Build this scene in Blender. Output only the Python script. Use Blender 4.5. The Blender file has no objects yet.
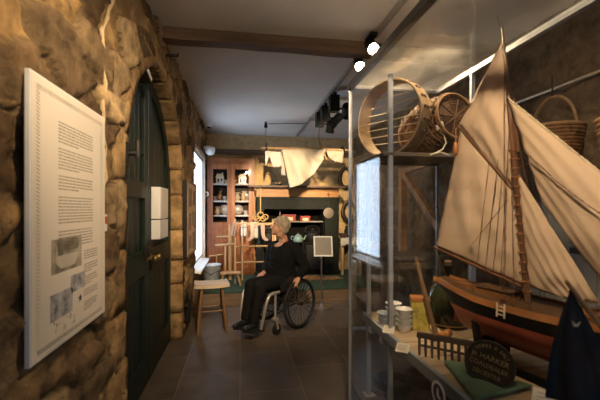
SP = dict(wall=30, cab=30, right=230, caseA=130, caseB=60, basket=38, sail=125, panel=120, wash=1250, person=200, rwall=25, bench=160, shelf=140, door=90, lwall=180, sky=4.2, exposure=0.5)
import bpy, bmesh, math, random
import numpy as np
from mathutils import Vector, Matrix, Euler, noise as mnoise
R = math.radians
PI = math.pi
rnd = random.Random(7)
SC = bpy.context.scene
COL = SC.collection

# ------------------------------------------------------------------ camera geometry
F = 355.0
T = 60.0 / F
TH = math.atan(T)
CT = math.cos(TH)
EYE = 1.45
HV = 209.0

def ratio(u):
    return ((u - 240.0) / F) / (1 - (u - 300.0) / F * T)

def depth(u, Y):
    return Y / (CT * (1 - (u - 300.0) / F * T))

def atY(u, v, Y):
    z = depth(u, Y)
    return Vector((ratio(u) * Y, Y, EYE + (HV - v) / F * z))

def atX(u, v, X):
    return atY(u, v, X / ratio(u))

def atZ(u, v, Z):
    zc = F * (EYE - Z) / (v - HV)
    Y = zc * CT * (1 - (u - 300.0) / F * T)
    return Vector((ratio(u) * Y, Y, Z))

# ------------------------------------------------------------------ materials
MATS = {}
def mat(name, col, rough=.6, metal=0.0, var=.15, scale=8.0, bump=0.0, bscale=40.0, stretch=(1, 1, 1),
        emit=0.0, spec=.5, coat=0.0, trans=0.0, col2=None, sheen=0.0):
    if name in MATS:
        return MATS[name]
    m = bpy.data.materials.new(name)
    m.use_nodes = True
    nt = m.node_tree
    N, L = nt.nodes, nt.links
    b = N['Principled BSDF']
    b.inputs['Roughness'].default_value = rough
    b.inputs['Metallic'].default_value = metal
    b.inputs['Specular IOR Level'].default_value = spec
    b.inputs['Coat Weight'].default_value = coat
    b.inputs['Sheen Weight'].default_value = sheen
    tc = N.new('ShaderNodeTexCoord')
    mp = N.new('ShaderNodeMapping')
    mp.inputs['Scale'].default_value = stretch
    L.new(tc.outputs['Object'], mp.inputs['Vector'])
    nz = N.new('ShaderNodeTexNoise')
    nz.inputs['Scale'].default_value = scale
    nz.inputs['Detail'].default_value = 6
    nz.inputs['Roughness'].default_value = .6
    L.new(mp.outputs['Vector'], nz.inputs['Vector'])
    cr = N.new('ShaderNodeValToRGB')
    c1 = tuple(c * (1 - var) for c in col)
    c2 = col2 if col2 else tuple(min(1, c * (1 + var)) for c in col)
    cr.color_ramp.elements[0].position = .3
    cr.color_ramp.elements[1].position = .7
    cr.color_ramp.elements[0].color = (*c1, 1)
    cr.color_ramp.elements[1].color = (*c2, 1)
    L.new(nz.outputs['Fac'], cr.inputs['Fac'])
    L.new(cr.outputs['Color'], b.inputs['Base Color'])
    if bump:
        n2 = N.new('ShaderNodeTexNoise')
        n2.inputs['Scale'].default_value = bscale
        n2.inputs['Detail'].default_value = 4
        L.new(mp.outputs['Vector'], n2.inputs['Vector'])
        bp = N.new('ShaderNodeBump')
        bp.inputs['Strength'].default_value = bump
        bp.inputs['Distance'].default_value = .01
        L.new(n2.outputs['Fac'], bp.inputs['Height'])
        L.new(bp.outputs['Normal'], b.inputs['Normal'])
    if emit:
        b.inputs['Emission Color'].default_value = (*col, 1)
        b.inputs['Emission Strength'].default_value = emit
    if trans:
        tr = N.new('ShaderNodeBsdfTranslucent')
        L.new(cr.outputs['Color'], tr.inputs['Color'])
        mx = N.new('ShaderNodeMixShader')
        mx.inputs[0].default_value = trans
        L.new(b.outputs[0], mx.inputs[1])
        L.new(tr.outputs[0], mx.inputs[2])
        L.new(mx.outputs[0], N['Material Output'].inputs['Surface'])
    MATS[name] = m
    return m

def wood(name, col, rough=.5, var=.35, axis='z', coat=0.0, scale=6):
    st = {'x': (.12, 1, 1), 'y': (1, .12, 1), 'z': (1, 1, .12)}[axis]
    return mat(name, col, rough, var=var, scale=scale * 3, stretch=st, bump=.15, bscale=60, coat=coat)

def glass_mat(name, tint=(1, 1, 1), dust_glare=.02, f0=.04, rough=.0, dscale=3.0):
    if name in MATS:
        return MATS[name]
    m = bpy.data.materials.new(name)
    m.use_nodes = True
    nt = m.node_tree
    N, L = nt.nodes, nt.links
    N.remove(N['Principled BSDF'])
    lw = N.new('ShaderNodeLayerWeight')
    lw.inputs['Blend'].default_value = .5
    pw = N.new('ShaderNodeMath'); pw.operation = 'POWER'; pw.inputs[1].default_value = 5
    L.new(lw.outputs['Facing'], pw.inputs[0])
    ma = N.new('ShaderNodeMath'); ma.operation = 'MULTIPLY_ADD'
    ma.inputs[1].default_value = 1 - f0; ma.inputs[2].default_value = f0
    L.new(pw.outputs[0], ma.inputs[0])
    tr = N.new('ShaderNodeBsdfTransparent'); tr.inputs[0].default_value = (*tint, 1)
    gl = N.new('ShaderNodeBsdfGlossy'); gl.inputs['Roughness'].default_value = rough
    mx = N.new('ShaderNodeMixShader')
    L.new(ma.outputs[0], mx.inputs[0]); L.new(tr.outputs[0], mx.inputs[1]); L.new(gl.outputs[0], mx.inputs[2])
    out = mx
    if dust_glare:  # diffuse film: thin dust, and imitated lamp glare on the case top
        df = N.new('ShaderNodeBsdfDiffuse'); df.inputs[0].default_value = (.8, .78, .74, 1)
        tl = N.new('ShaderNodeBsdfTranslucent'); tl.inputs[0].default_value = (.8, .78, .74, 1)
        ad = N.new('ShaderNodeMixShader'); ad.inputs[0].default_value = .5
        L.new(df.outputs[0], ad.inputs[1]); L.new(tl.outputs[0], ad.inputs[2])
        tc = N.new('ShaderNodeTexCoord')
        nz = N.new('ShaderNodeTexNoise'); nz.inputs['Scale'].default_value = dscale; nz.inputs['Detail'].default_value = 5
        L.new(tc.outputs['Object'], nz.inputs['Vector'])
        mr = N.new('ShaderNodeMapRange')
        mr.inputs['From Min'].default_value = .35; mr.inputs['From Max'].default_value = .75
        mr.inputs['To Min'].default_value = dust_glare * .3; mr.inputs['To Max'].default_value = dust_glare * 2
        L.new(nz.outputs['Fac'], mr.inputs['Value'])
        m2 = N.new('ShaderNodeMixShader')
        L.new(mr.outputs[0], m2.inputs[0]); L.new(mx.outputs[0], m2.inputs[1]); L.new(ad.outputs[0], m2.inputs[2])
        out = m2
    L.new(out.outputs[0], N['Material Output'].inputs['Surface'])
    MATS[name] = m
    return m

# ------------------------------------------------------------------ mesh builder
def frame_from(d):
    d = Vector(d).normalized()
    up = Vector((0, 0, 1)) if abs(d.z) < .95 else Vector((1, 0, 0))
    a = d.cross(up).normalized()
    b = d.cross(a).normalized()
    return a, b

class MB:
    def __init__(s):
        s.v = []; s.f = []
    def add(s, vs, fs):
        o = len(s.v)
        s.v += [tuple(v) for v in vs]
        s.f += [tuple(i + o for i in f) for f in fs]
        return s
    def box(s, c, d, rot=None):
        x, y, z = d[0] / 2, d[1] / 2, d[2] / 2
        vs = [Vector((i * x, j * y, k * z)) for i in (-1, 1) for j in (-1, 1) for k in (-1, 1)]
        if rot is not None:
            q = rot if isinstance(rot, Matrix) else Euler(rot).to_matrix()
            vs = [q @ v for v in vs]
        c = Vector(c)
        return s.add([v + c for v in vs], [(0, 1, 3, 2), (4, 6, 7, 5), (0, 4, 5, 1), (2, 3, 7, 6), (0, 2, 6, 4), (1, 5, 7, 3)])
    def bb(s, x0, x1, y0, y1, z0, z1):
        return s.box(((x0 + x1) / 2, (y0 + y1) / 2, (z0 + z1) / 2), (x1 - x0, y1 - y0, z1 - z0))
    def beam(s, a, b, w, h, up=(0, 0, 1)):
        a = Vector(a); b = Vector(b); d = (b - a).normalized()
        up = Vector(up)
        if abs(d.dot(up)) > .98: up = Vector((1, 0, 0))
        r = d.cross(up).normalized(); u2 = r.cross(d).normalized()
        vs = []
        for p in (a, b):
            for i, j in ((-1, -1), (1, -1), (1, 1), (-1, 1)):
                vs.append(p + r * i * w / 2 + u2 * j * h / 2)
        return s.add(vs, [(3, 2, 1, 0), (4, 5, 6, 7), (0, 1, 5, 4), (1, 2, 6, 5), (2, 3, 7, 6), (3, 0, 4, 7)])
    def tube(s, path, r, n=8, closed=False, caps=True):
        P = [Vector(p) for p in path]
        m = len(P)
        rs = r if isinstance(r, (list, tuple)) else [r] * m
        vs = []; fs = []
        a = None
        for i in range(m):
            if closed:
                d = P[(i + 1) % m] - P[i - 1]
            else:
                d = P[min(i + 1, m - 1)] - P[max(i - 1, 0)]
            if d.length < 1e-9: d = Vector((0, 0, 1))
            d.normalize()
            if a is None:
                a, _ = frame_from(d)
            a = (a - d * a.dot(d))
            if a.length < 1e-6: a, _ = frame_from(d)
            a.normalize()
            b = d.cross(a)
            for k in range(n):
                t = 2 * PI * k / n
                vs.append(P[i] + (a * math.cos(t) + b * math.sin(t)) * rs[i])
        for i in range(m if closed else m - 1):
            j = (i + 1) % m
            for k in range(n):
                l = (k + 1) % n
                fs.append((i * n + k, i * n + l, j * n + l, j * n + k))
        if caps and not closed:
            fs.append(tuple(range(n - 1, -1, -1)))
            fs.append(tuple((m - 1) * n + k for k in range(n)))
        return s.add(vs, fs)
    def lathe(s, prof, c=(0, 0, 0), axis=(0, 0, 1), n=24, cap=True):
        c = Vector(c); d = Vector(axis).normalized()
        a, b = frame_from(d)
        vs = []; fs = []
        for (r, h) in prof:
            for k in range(n):
                t = 2 * PI * k / n
                vs.append(c + d * h + (a * math.cos(t) - b * math.sin(t)) * max(r, 1e-5))
        m = len(prof)
        for i in range(m - 1):
            for k in range(n):
                l = (k + 1) % n
                fs.append((i * n + k, i * n + l, (i + 1) * n + l, (i + 1) * n + k))
        if cap:
            fs.append(tuple(range(n - 1, -1, -1)))
            fs.append(tuple((m - 1) * n + k for k in range(n)))
        return s.add(vs, fs)
    def ell(s, c, r, rot=None, n=16, m=10):
        c = Vector(c)
        if not isinstance(r, (list, tuple)): r = (r, r, r)
        vs = []; fs = []
        for i in range(m + 1):
            p = PI * i / m
            for k in range(n):
                t = 2 * PI * k / n
                v = Vector((r[0] * math.sin(p) * math.cos(t), r[1] * math.sin(p) * math.sin(t), r[2] * math.cos(p)))
                if rot is not None: v = rot @ v
                vs.append(v + c)
        for i in range(m):
            for k in range(n):
                l = (k + 1) % n
                fs.append((i * n + k, (i + 1) * n + k, (i + 1) * n + l, i * n + l))
        return s.add(vs, fs)
    def cap(s, a, ra, b, rb, n=12):
        a = Vector(a); b = Vector(b)
        s.ell(a, ra, n=n, m=8); s.ell(b, rb, n=n, m=8)
        return s.tube([a, b], [ra, rb], n)
    def ring(s, c, r, t, axis=(0, 0, 1), n=32, k=8, ry=None):
        c = Vector(c); a, b = frame_from(axis)
        ry = ry or r
        return s.tube([c + a * r * math.cos(2 * PI * i / n) + b * ry * math.sin(2 * PI * i / n) for i in range(n)], t, k, closed=True)
    def prism(s, poly, o, ax, ay, dn):
        o = Vector(o); ax = Vector(ax); ay = Vector(ay); dn = Vector(dn)
        n = len(poly)
        vs = [o + ax * p[0] + ay * p[1] for p in poly]
        vs += [v + dn for v in vs]
        fs = [tuple(range(n)), tuple(range(2 * n - 1, n - 1, -1))]
        for i in range(n):
            j = (i + 1) % n
            fs.append((j, i, n + i, n + j))
        return s.add(vs, fs)
    def grid(s, fn, nu, nv, thick=0.0):
        vs = [Vector(fn(i / nu, j / nv)) for i in range(nu + 1) for j in range(nv + 1)]
        W = nv + 1
        fs = [(i * W + j, (i + 1) * W + j, (i + 1) * W + j + 1, i * W + j + 1) for i in range(nu) for j in range(nv)]
        if thick:
            n = len(vs)
            nrm = []
            for i in range(nu + 1):
                for j in range(nv + 1):
                    a = vs[min(i + 1, nu) * W + j] - vs[max(i - 1, 0) * W + j]
                    b = vs[i * W + min(j + 1, nv)] - vs[i * W + max(j - 1, 0)]
                    c = a.cross(b)
                    nrm.append(c.normalized() if c.length > 1e-12 else Vector((0, 0, 0)))
            vs = vs + [v - q * thick for v, q in zip(vs, nrm)]
            fs2 = [tuple(n + i for i in reversed(f)) for f in fs]
            bd = [i * W for i in range(nu + 1)] + [nu * W + j for j in range(1, nv + 1)] + \
                 [i * W + nv for i in range(nu - 1, -1, -1)] + [j for j in range(nv - 1, 0, -1)]
            for q in range(len(bd)):
                a, b = bd[q], bd[(q + 1) % len(bd)]
                fs2.append((b, a, n + a, n + b))
            fs = fs + fs2
        return s.add(vs, fs)
    def xf(s, M, start=0):
        for i in range(start, len(s.v)):
            s.v[i] = tuple(M @ Vector(s.v[i]))
        return s
    def jitter(s, amp, sc=6.0):
        for i, v in enumerate(s.v):
            q = mnoise.noise_vector(Vector(v) * sc)
            s.v[i] = (v[0] + q.x * amp, v[1] + q.y * amp, v[2] + q.z * amp)
        return s
    def build(s, name, m, parent=None, smooth=True, bevel=0.0, sub=0, ang=40, loc=None):
        bm = bmesh.new()
        V = [bm.verts.new(v) for v in s.v]
        for f in s.f:
            try:
                bm.faces.new([V[i] for i in f])
            except ValueError:
                pass
        bmesh.ops.remove_doubles(bm, verts=bm.verts, dist=1e-6)
        bmesh.ops.recalc_face_normals(bm, faces=bm.faces)
        if bevel:
            es = [e for e in bm.edges if len(e.link_faces) == 2 and e.calc_face_angle(0) > R(50)]
            bmesh.ops.bevel(bm, geom=es, offset=bevel, segments=2, affect='EDGES', profile=.6)
        if smooth:
            for f in bm.faces: f.smooth = True
            for e in bm.edges:
                if len(e.link_faces) == 2 and e.calc_face_angle(0) > R(ang):
                    e.smooth = False
        me = bpy.data.meshes.new(name)
        bm.to_mesh(me); bm.free()
        o = bpy.data.objects.new(name, me)
        COL.objects.link(o)
        if m: me.materials.append(m)
        if parent is not None: o.parent = parent
        if loc is not None: o.location = loc
        if sub:
            md = o.modifiers.new('s', 'SUBSURF'); md.levels = sub; md.render_levels = sub
        return o

def tag(o, label, cat, group=None, kind=None):
    o['label'] = label; o['category'] = cat
    if group: o['group'] = group
    if kind: o['kind'] = kind
    return o
def thing(name, label, cat, loc=(0, 0, 0), rz=0.0, group=None):
    o = bpy.data.objects.new(name, None)
    COL.objects.link(o)
    o.location = loc; o.rotation_euler = (0, 0, rz)
    o.empty_display_size = .05
    return tag(o, label, cat, group)
def struct(o):
    o['kind'] = 'structure'
    return o
def plabel(o, text):
    o['label'] = text
    return o
def dup(root, loc, rz, label, group=None, scale=None):
    r = root.copy(); COL.objects.link(r)
    r.location = loc; r.rotation_euler = (0, 0, rz)
    r['label'] = label
    if group: r['group'] = group
    if scale: r.scale = scale
    for ch in list(root.children):
        c = ch.copy(); COL.objects.link(c); c.parent = r
        for g in list(ch.children):
            d = g.copy(); COL.objects.link(d); d.parent = c
    return r
def baked(mb, name, m, parent=None, voxel=.006, smooth=6, extra=None):
    """union overlapping closed shapes into one continuous surface"""
    o = mb.build(name + '_source', None, smooth=False)
    md = o.modifiers.new('r', 'REMESH'); md.mode = 'VOXEL'; md.voxel_size = voxel; md.use_smooth_shade = True
    if smooth:
        sm = o.modifiers.new('s', 'SMOOTH'); sm.iterations = smooth; sm.factor = .5
    bpy.context.view_layer.update()
    dg = bpy.context.evaluated_depsgraph_get()
    me = bpy.data.meshes.new_from_object(o.evaluated_get(dg))
    bpy.data.objects.remove(o)
    me.name = name
    if extra:
        bm = bmesh.new(); bm.from_mesh(me); extra(bm); bm.to_mesh(me); bm.free()
    for p in me.polygons: p.use_smooth = True
    o2 = bpy.data.objects.new(name, me)
    COL.objects.link(o2)
    me.materials.clear(); me.materials.append(m)
    if parent is not None: o2.parent = parent
    return o2
def text_mesh(name, items, m, parent):
    """raised lettering: items are (text, size, local matrix); one mesh per line"""
    mb = MB()
    for body, size, M in items:
        cu = bpy.data.curves.new(name, 'FONT')
        cu.body = body; cu.size = size; cu.align_x = 'CENTER'; cu.align_y = 'CENTER'; cu.extrude = .0006
        cu.resolution_u = 3
        o = bpy.data.objects.new(name + '_source', cu)
        COL.objects.link(o)
        bpy.context.view_layer.update()
        dg = bpy.context.evaluated_depsgraph_get()
        me = bpy.data.meshes.new_from_object(o.evaluated_get(dg))
        mb.add([M @ v.co for v in me.vertices], [tuple(p.vertices) for p in me.polygons])
        bpy.data.objects.remove(o); bpy.data.meshes.remove(me); bpy.data.curves.remove(cu)
    return mb.build(name, m, parent, smooth=False)
# ================================================================== SETTING
XL, XR, YB, YR, ZC = -.65, 2.35, 7.15, -1.6, 2.92

def stone_mat(name, ramp, mortar, rough=.85, lo=.35, hi=1.4):
    m = bpy.data.materials.new(name); m.use_nodes = True
    nt = m.node_tree; N, L = nt.nodes, nt.links
    b = N['Principled BSDF']; b.inputs['Roughness'].default_value = rough
    b.inputs['Specular IOR Level'].default_value = .25
    a1 = N.new('ShaderNodeAttribute'); a1.attribute_name = 'stone'
    a2 = N.new('ShaderNodeAttribute'); a2.attribute_name = 'joint'
    cr = N.new('ShaderNodeValToRGB')
    els = cr.color_ramp.elements
    while len(els) < len(ramp): els.new(.5)
    for i, c in enumerate(ramp):
        els[i].position = i / (len(ramp) - 1); els[i].color = (*c, 1)
    L.new(a1.outputs['Fac'], cr.inputs['Fac'])
    tc = N.new('ShaderNodeTexCoord')
    nz = N.new('ShaderNodeTexNoise'); nz.inputs['Scale'].default_value = 9; nz.inputs['Detail'].default_value = 8; nz.inputs['Roughness'].default_value = .65
    L.new(tc.outputs['Object'], nz.inputs['Vector'])
    mr = N.new('ShaderNodeMapRange'); mr.inputs['From Min'].default_value = .3; mr.inputs['From Max'].default_value = .7
    mr.inputs['To Min'].default_value = lo; mr.inputs['To Max'].default_value = hi
    L.new(nz.outputs['Fac'], mr.inputs['Value'])
    mu = N.new('ShaderNodeMix'); mu.data_type = 'RGBA'; mu.blend_type = 'MULTIPLY'; mu.inputs['Factor'].default_value = 1
    L.new(cr.outputs['Color'], mu.inputs['A']); L.new(mr.outputs[0], mu.inputs['B'])
    mx = N.new('ShaderNodeMix'); mx.data_type = 'RGBA'
    L.new(a2.outputs['Fac'], mx.inputs['Factor']); mx.inputs['A'].default_value = (*mortar, 1)
    L.new(mu.outputs['Result'], mx.inputs['B'])
    L.new(mx.outputs['Result'], b.inputs['Base Color'])
    n2 = N.new('ShaderNodeTexNoise'); n2.inputs['Scale'].default_value = 22; n2.inputs['Detail'].default_value = 9; n2.inputs['Roughness'].default_value = .7
    L.new(tc.outputs['Object'], n2.inputs['Vector'])
    bp = N.new('ShaderNodeBump'); bp.inputs['Strength'].default_value = .85; bp.inputs['Distance'].default_value = .03
    L.new(n2.outputs['Fac'], bp.inputs['Height']); L.new(bp.outputs['Normal'], b.inputs['Normal'])
    return m

def stone_wall(name, m, org, ua, va, nn, U, V, res, cell, amp, hole=None, seed=1, warp=.05, tilt=0.0):
    rg = np.random.RandomState(seed)
    nu = int((U[1] - U[0]) / res); nv = int((V[1] - V[0]) / res)
    u = np.linspace(U[0], U[1], nu + 1); v = np.linspace(V[0], V[1], nv + 1)
    uu, vv = np.meshgrid(u, v, indexing='ij')
    wu = uu + warp * np.sin(vv * 5.1 + 1.3 * np.sin(uu * 3.7)) + warp * .5 * np.sin(uu * 11 + vv * 7)
    wv = vv + tilt * uu + warp * np.sin(uu * 4.3 + 1.1 * np.sin(vv * 4.9)) + warp * .4 * np.sin(uu * 13 - vv * 9)
    cu = wu / cell[0]; cv = wv / cell[1]
    H = 64
    jx = rg.rand(H, H); jy = rg.rand(H, H); sid = rg.rand(H, H)
    f1 = np.full(uu.shape, 9.); f2 = np.full(uu.shape, 9.); idv = np.zeros(uu.shape)
    r0 = np.floor(cv).astype(int)
    for dj in (-1, 0, 1):
        r = r0 + dj
        off = .5 * (r % 2)
        c0 = np.floor(cu + off).astype(int)
        for di in (-1, 0, 1):
            c = c0 + di
            px = c - off + .2 + .6 * jx[c % H, r % H]; py = r + .25 + .5 * jy[c % H, r % H]
            d = np.sqrt((cu - px) ** 2 * .8 + (cv - py) ** 2)
            s = sid[c % H, r % H]
            new = d < f1
            f2 = np.where(new, f1, np.minimum(f2, d))
            idv = np.where(new, s, idv); f1 = np.where(new, d, f1)
    e = np.clip((f2 - f1) / .13, 0, 1); e = e * (2 - e)
    bumpy = .35 * np.sin(uu * 23 + 3 * np.sin(vv * 17)) * np.sin(vv * 29 + 2 * np.sin(uu * 19)) + .2 * np.sin(uu * 61 + vv * 47)
    lay = np.sin(vv * 31 + 2.1 * np.sin(uu * 3.1) + 6 * idv) * .5 + .5 * np.sin(vv * 67 + uu * 9 + 11 * idv)
    h = amp * (e * (.45 + .75 * idv) + .30 * e * bumpy + .16 * e * lay) - amp * .5
    org = np.array(org, float); ua = np.array(ua, float); va = np.array(va, float); nn = np.array(nn, float)
    P = org + uu[..., None] * ua + vv[..., None] * va + h[..., None] * nn
    W = nv + 1
    idx = np.arange((nu + 1) * W).reshape(nu + 1, W)
    q = np.stack([idx[:-1, :-1], idx[1:, :-1], idx[1:, 1:], idx[:-1, 1:]], -1).reshape(-1, 4)
    if hole is not None:
        mu_ = (uu[:-1, :-1] + uu[1:, 1:]) / 2; mv_ = (vv[:-1, :-1] + vv[1:, 1:]) / 2
        keep = ~hole(mu_, mv_).reshape(-1)
        q = q[keep]
    me = bpy.data.meshes.new(name)
    me.from_pydata(P.reshape(-1, 3).tolist(), [], q.tolist())
    at = me.attributes.new('stone', 'FLOAT', 'POINT'); at.data.foreach_set('value', idv.reshape(-1).astype(np.float32))
    at = me.attributes.new('joint', 'FLOAT', 'POINT'); at.data.foreach_set('value', np.clip((f2 - f1) / .12, 0, 1).reshape(-1).astype(np.float32))
    for p in me.polygons: p.use_smooth = True
    o = bpy.data.objects.new(name, me); COL.objects.link(o); me.materials.append(m)
    return struct(o)

SAND = stone_mat('rubble_sandstone', [(.12, .07, .032), (.38, .24, .11), (.50, .31, .13), (.30, .19, .095), (.085, .05, .025), (.56, .39, .21)], (.20, .135, .07))
PALE = stone_mat('pale_rubble', [(.66, .46, .22), (.74, .53, .27), (.58, .40, .19), (.78, .57, .31)], (.70, .52, .29), lo=.8, hi=1.1)
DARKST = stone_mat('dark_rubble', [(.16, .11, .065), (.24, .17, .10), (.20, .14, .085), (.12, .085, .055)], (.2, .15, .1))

# door arch: centre Y 3.12, half width .97, spring 1.58
DY, DHW, DSP = 3.12, .965, 1.60
WY0, WY1, WZ0, WZ1 = 5.28, 6.50, .60, 2.33
def left_hole(y, z):
    arch = (np.abs(y - DY) < DHW + .08) & (z < DSP) | (((y - DY) ** 2 + (z - DSP) ** 2) < (DHW + .08) ** 2)
    win = (y > WY0 - .06) & (y < WY1 + .06) & (z > WZ0 - .03) & (z < WZ1 + .05)
    return arch | win
wl = stone_wall('wall_left', SAND, (XL, 0, 0), (0, 1, 0), (0, 0, 1), (1, 0, 0), (YR, YB), (0, ZC + .02), .02, (.38, .19), .048, left_hole, 3, .05, -.12)
wb = stone_wall('wall_back', PALE, (0, YB, 0), (1, 0, 0), (0, 0, 1), (0, -1, 0), (XL - .1, XR + .1), (0, ZC + .02), .025, (.30, .18), .03, None, 5)
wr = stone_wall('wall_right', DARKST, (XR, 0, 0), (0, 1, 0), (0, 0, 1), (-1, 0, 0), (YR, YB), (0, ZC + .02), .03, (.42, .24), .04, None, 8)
plaster = mat('grey_plaster', (.42, .39, .35), .9, var=.1, scale=3, bump=.2)
RX0, RX1, RZ0, RZ1 = 1.10, 1.90, 1.15, 2.25
rwm = MB().bb(XL - .3, RX0, YR - .1, YR, -.05, ZC + .05).bb(RX1, XR + .2, YR - .1, YR, -.05, ZC + .05).bb(RX0, RX1, YR - .1, YR, -.05, RZ0).bb(RX0, RX1, YR - .1, YR, RZ1, ZC + .05)
struct(rwm.build('wall_rear', plaster, smooth=False))
rwf = MB()
for (a, b_, c, d) in ((RX0, RX0 + .05, RZ0, RZ1), (RX1 - .05, RX1, RZ0, RZ1), (RX0, RX1, RZ0, RZ0 + .05), (RX0, RX1, RZ1 - .05, RZ1), (1.48, 1.52, RZ0, RZ1)):
    rwf.bb(a, b_, YR - .08, YR - .03, c, d)
rear_win = struct(rwf.build('window_2', mat('white_gloss_paint', (.80, .79, .77), .4, var=.03), smooth=False))
MB().bb(RX0 + .04, RX1 - .04, YR - .058, YR - .052, RZ0 + .04, RZ1 - .04).build('pane', glass_mat('window_glass', dust_glare=0), rear_win, smooth=False)
# solid core behind the rubble face, with the window opening
core = MB()
core.bb(-.98, -.85, YR - .1, 5.0, -.05, ZC + .05).bb(-.98, -.70, 4.98, 5.0, -.05, ZC + .05).bb(-.735, -.70, 5.0, WY0 - .03, -.05, ZC + .05).bb(-.735, -.70, WY1 + .03, YB + .1, -.05, ZC + .05)
core.bb(-.735, -.70, WY0 - .04, WY1 + .04, -.05, WZ0 - .02).bb(-.735, -.70, WY0 - .04, WY1 + .04, WZ1 + .02, ZC + .05)
core.build('wall_core', plaster, wl, smooth=False)
MB().bb(XL - .3, XR + .3, YB + .05, YB + .2, -.05, ZC + .05).build('wall_core', plaster, wb, smooth=False)
MB().bb(XR + .05, XR + .2, YR - .1, YB + .2, -.05, ZC + .05).build('wall_core', plaster, wr, smooth=False)

ceil_m = mat('ceiling_paint', (.76, .73, .69), .85, var=.06, scale=2.0, bump=.15, bscale=12)
struct(MB().bb(XL - .35, XR + .3, YR - .15, YB + .25, ZC, ZC + .1).build('ceiling', ceil_m, smooth=False))
old_oak = wood('old_dark_oak', (.15, .095, .058), .75, axis='x')
bmb = MB().grid(lambda a, b: (XL - .05 + a * (XR - XL + .1), 2.97 - .13 * math.cos(2 * PI * b) * (1.0), 2.885 + .085 * math.sin(2 * PI * b)), 2, 4)
bmb = MB()
def beam_pt(a, b):
    x = XL - .05 + a * (XR - XL + .1)
    sq = [(-.068, -.095), (.07, -.09), (.075, .02), (-.073, .02), (-.068, -.095)]
    k = min(3, int(b * 4)); f = b * 4 - k
    y = sq[k][0] * (1 - f) + sq[k + 1][0] * f; z = sq[k][1] * (1 - f) + sq[k + 1][1] * f
    q = mnoise.noise_vector(Vector((x * 2.2, y * 6, z * 6)))
    return (x, 3.06 + y + q.y * .016, ZC + z + (q.z * .016 if z < 0 else 0))
bmb.grid(beam_pt, 60, 24)
beam = tag(struct(bmb.build('ceiling_beam', old_oak, ang=50)), 'dark rough hewn timber beam crossing the white ceiling', 'beam')
struct(MB().bb(XL, XR, YB - .09, YB - .01, 2.52, 2.62).jitter(.006, 3).build('trim_3', old_oak, smooth=False, bevel=.006))

# floor of stone flags
fm = bpy.data.materials.new('floor_flags'); fm.use_nodes = True
nt = fm.node_tree; N, L = nt.nodes, nt.links; b = N['Principled BSDF']
tc = N.new('ShaderNodeTexCoord'); mp = N.new('ShaderNodeMapping'); mp.inputs['Rotation'].default_value = (0, 0, PI / 2)
mp.inputs['Location'].default_value = (.1, 0.0, 0)
L.new(tc.outputs['Object'], mp.inputs['Vector'])
br = N.new('ShaderNodeTexBrick'); br.offset = .5
br.inputs['Scale'].default_value = 1; br.inputs['Mortar Size'].default_value = .006; br.inputs['Mortar Smooth'].default_value = .3
br.inputs['Brick Width'].default_value = .78; br.inputs['Row Height'].default_value = .5
br.inputs['Color1'].default_value = (.105, .082, .062, 1); br.inputs['Color2'].default_value = (.135, .106, .08, 1); br.inputs['Mortar'].default_value = (.21, .165, .12, 1)
L.new(mp.outputs['Vector'], br.inputs['Vector'])
nz = N.new('ShaderNodeTexNoise'); nz.inputs['Scale'].default_value = 5; nz.inputs['Detail'].default_value = 8
L.new(tc.outputs['Object'], nz.inputs['Vector'])
mr = N.new('ShaderNodeMapRange'); mr.inputs['From Min'].default_value = .3; mr.inputs['From Max'].default_value = .7; mr.inputs['To Min'].default_value = .75; mr.inputs['To Max'].default_value = 1.2
L.new(nz.outputs['Fac'], mr.inputs['Value'])
mu = N.new('ShaderNodeMix'); mu.data_type = 'RGBA'; mu.blend_type = 'MULTIPLY'; mu.inputs['Factor'].default_value = 1
L.new(br.outputs['Color'], mu.inputs['A']); L.new(mr.outputs[0], mu.inputs['B']); L.new(mu.outputs['Result'], b.inputs['Base Color'])
b.inputs['Roughness'].default_value = .42; b.inputs['Specular IOR Level'].default_value = .4
bp = N.new('ShaderNodeBump'); bp.inputs['Strength'].default_value = .35; bp.inputs['Distance'].default_value = .004; bp.invert = True
L.new(br.outputs['Fac'], bp.inputs['Height'])
n3 = N.new('ShaderNodeTexNoise'); n3.inputs['Scale'].default_value = 14; L.new(tc.outputs['Object'], n3.inputs['Vector'])
bp2 = N.new('ShaderNodeBump'); bp2.inputs['Strength'].default_value = .12; bp2.inputs['Distance'].default_value = .01
L.new(n3.outputs['Fac'], bp2.inputs['Height']); L.new(bp.outputs['Normal'], bp2.inputs['Normal']); L.new(bp2.outputs['Normal'], b.inputs['Normal'])
struct(MB().bb(XL - .35, XR + .3, YR - .15, YB + .25, -.1, 0).build('floor', fm, smooth=False))

# raised platform at the far end
DECK = .205
plat_board = wood('platform_board', (.19, .13, .085), .55, axis='x')
green_carpet = mat('green_carpet', (.020, .045, .022), .95, var=.25, scale=60, bump=.5, bscale=250)
pf = thing('raised_platform', 'low brown boarded platform with green carpet across the far end of the room', 'platform', (0, 5.4, 0))
MB().bb(XL + .05, XR - .05, 0, YB - 5.46, 0, DECK - .008).build('riser', plat_board, pf, smooth=False)
plabel(MB().bb(XL + .05, XR - .05, -.012, YB - 5.46, DECK - .008, DECK).build('carpet', green_carpet, pf, smooth=False), 'green carpet top')

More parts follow.
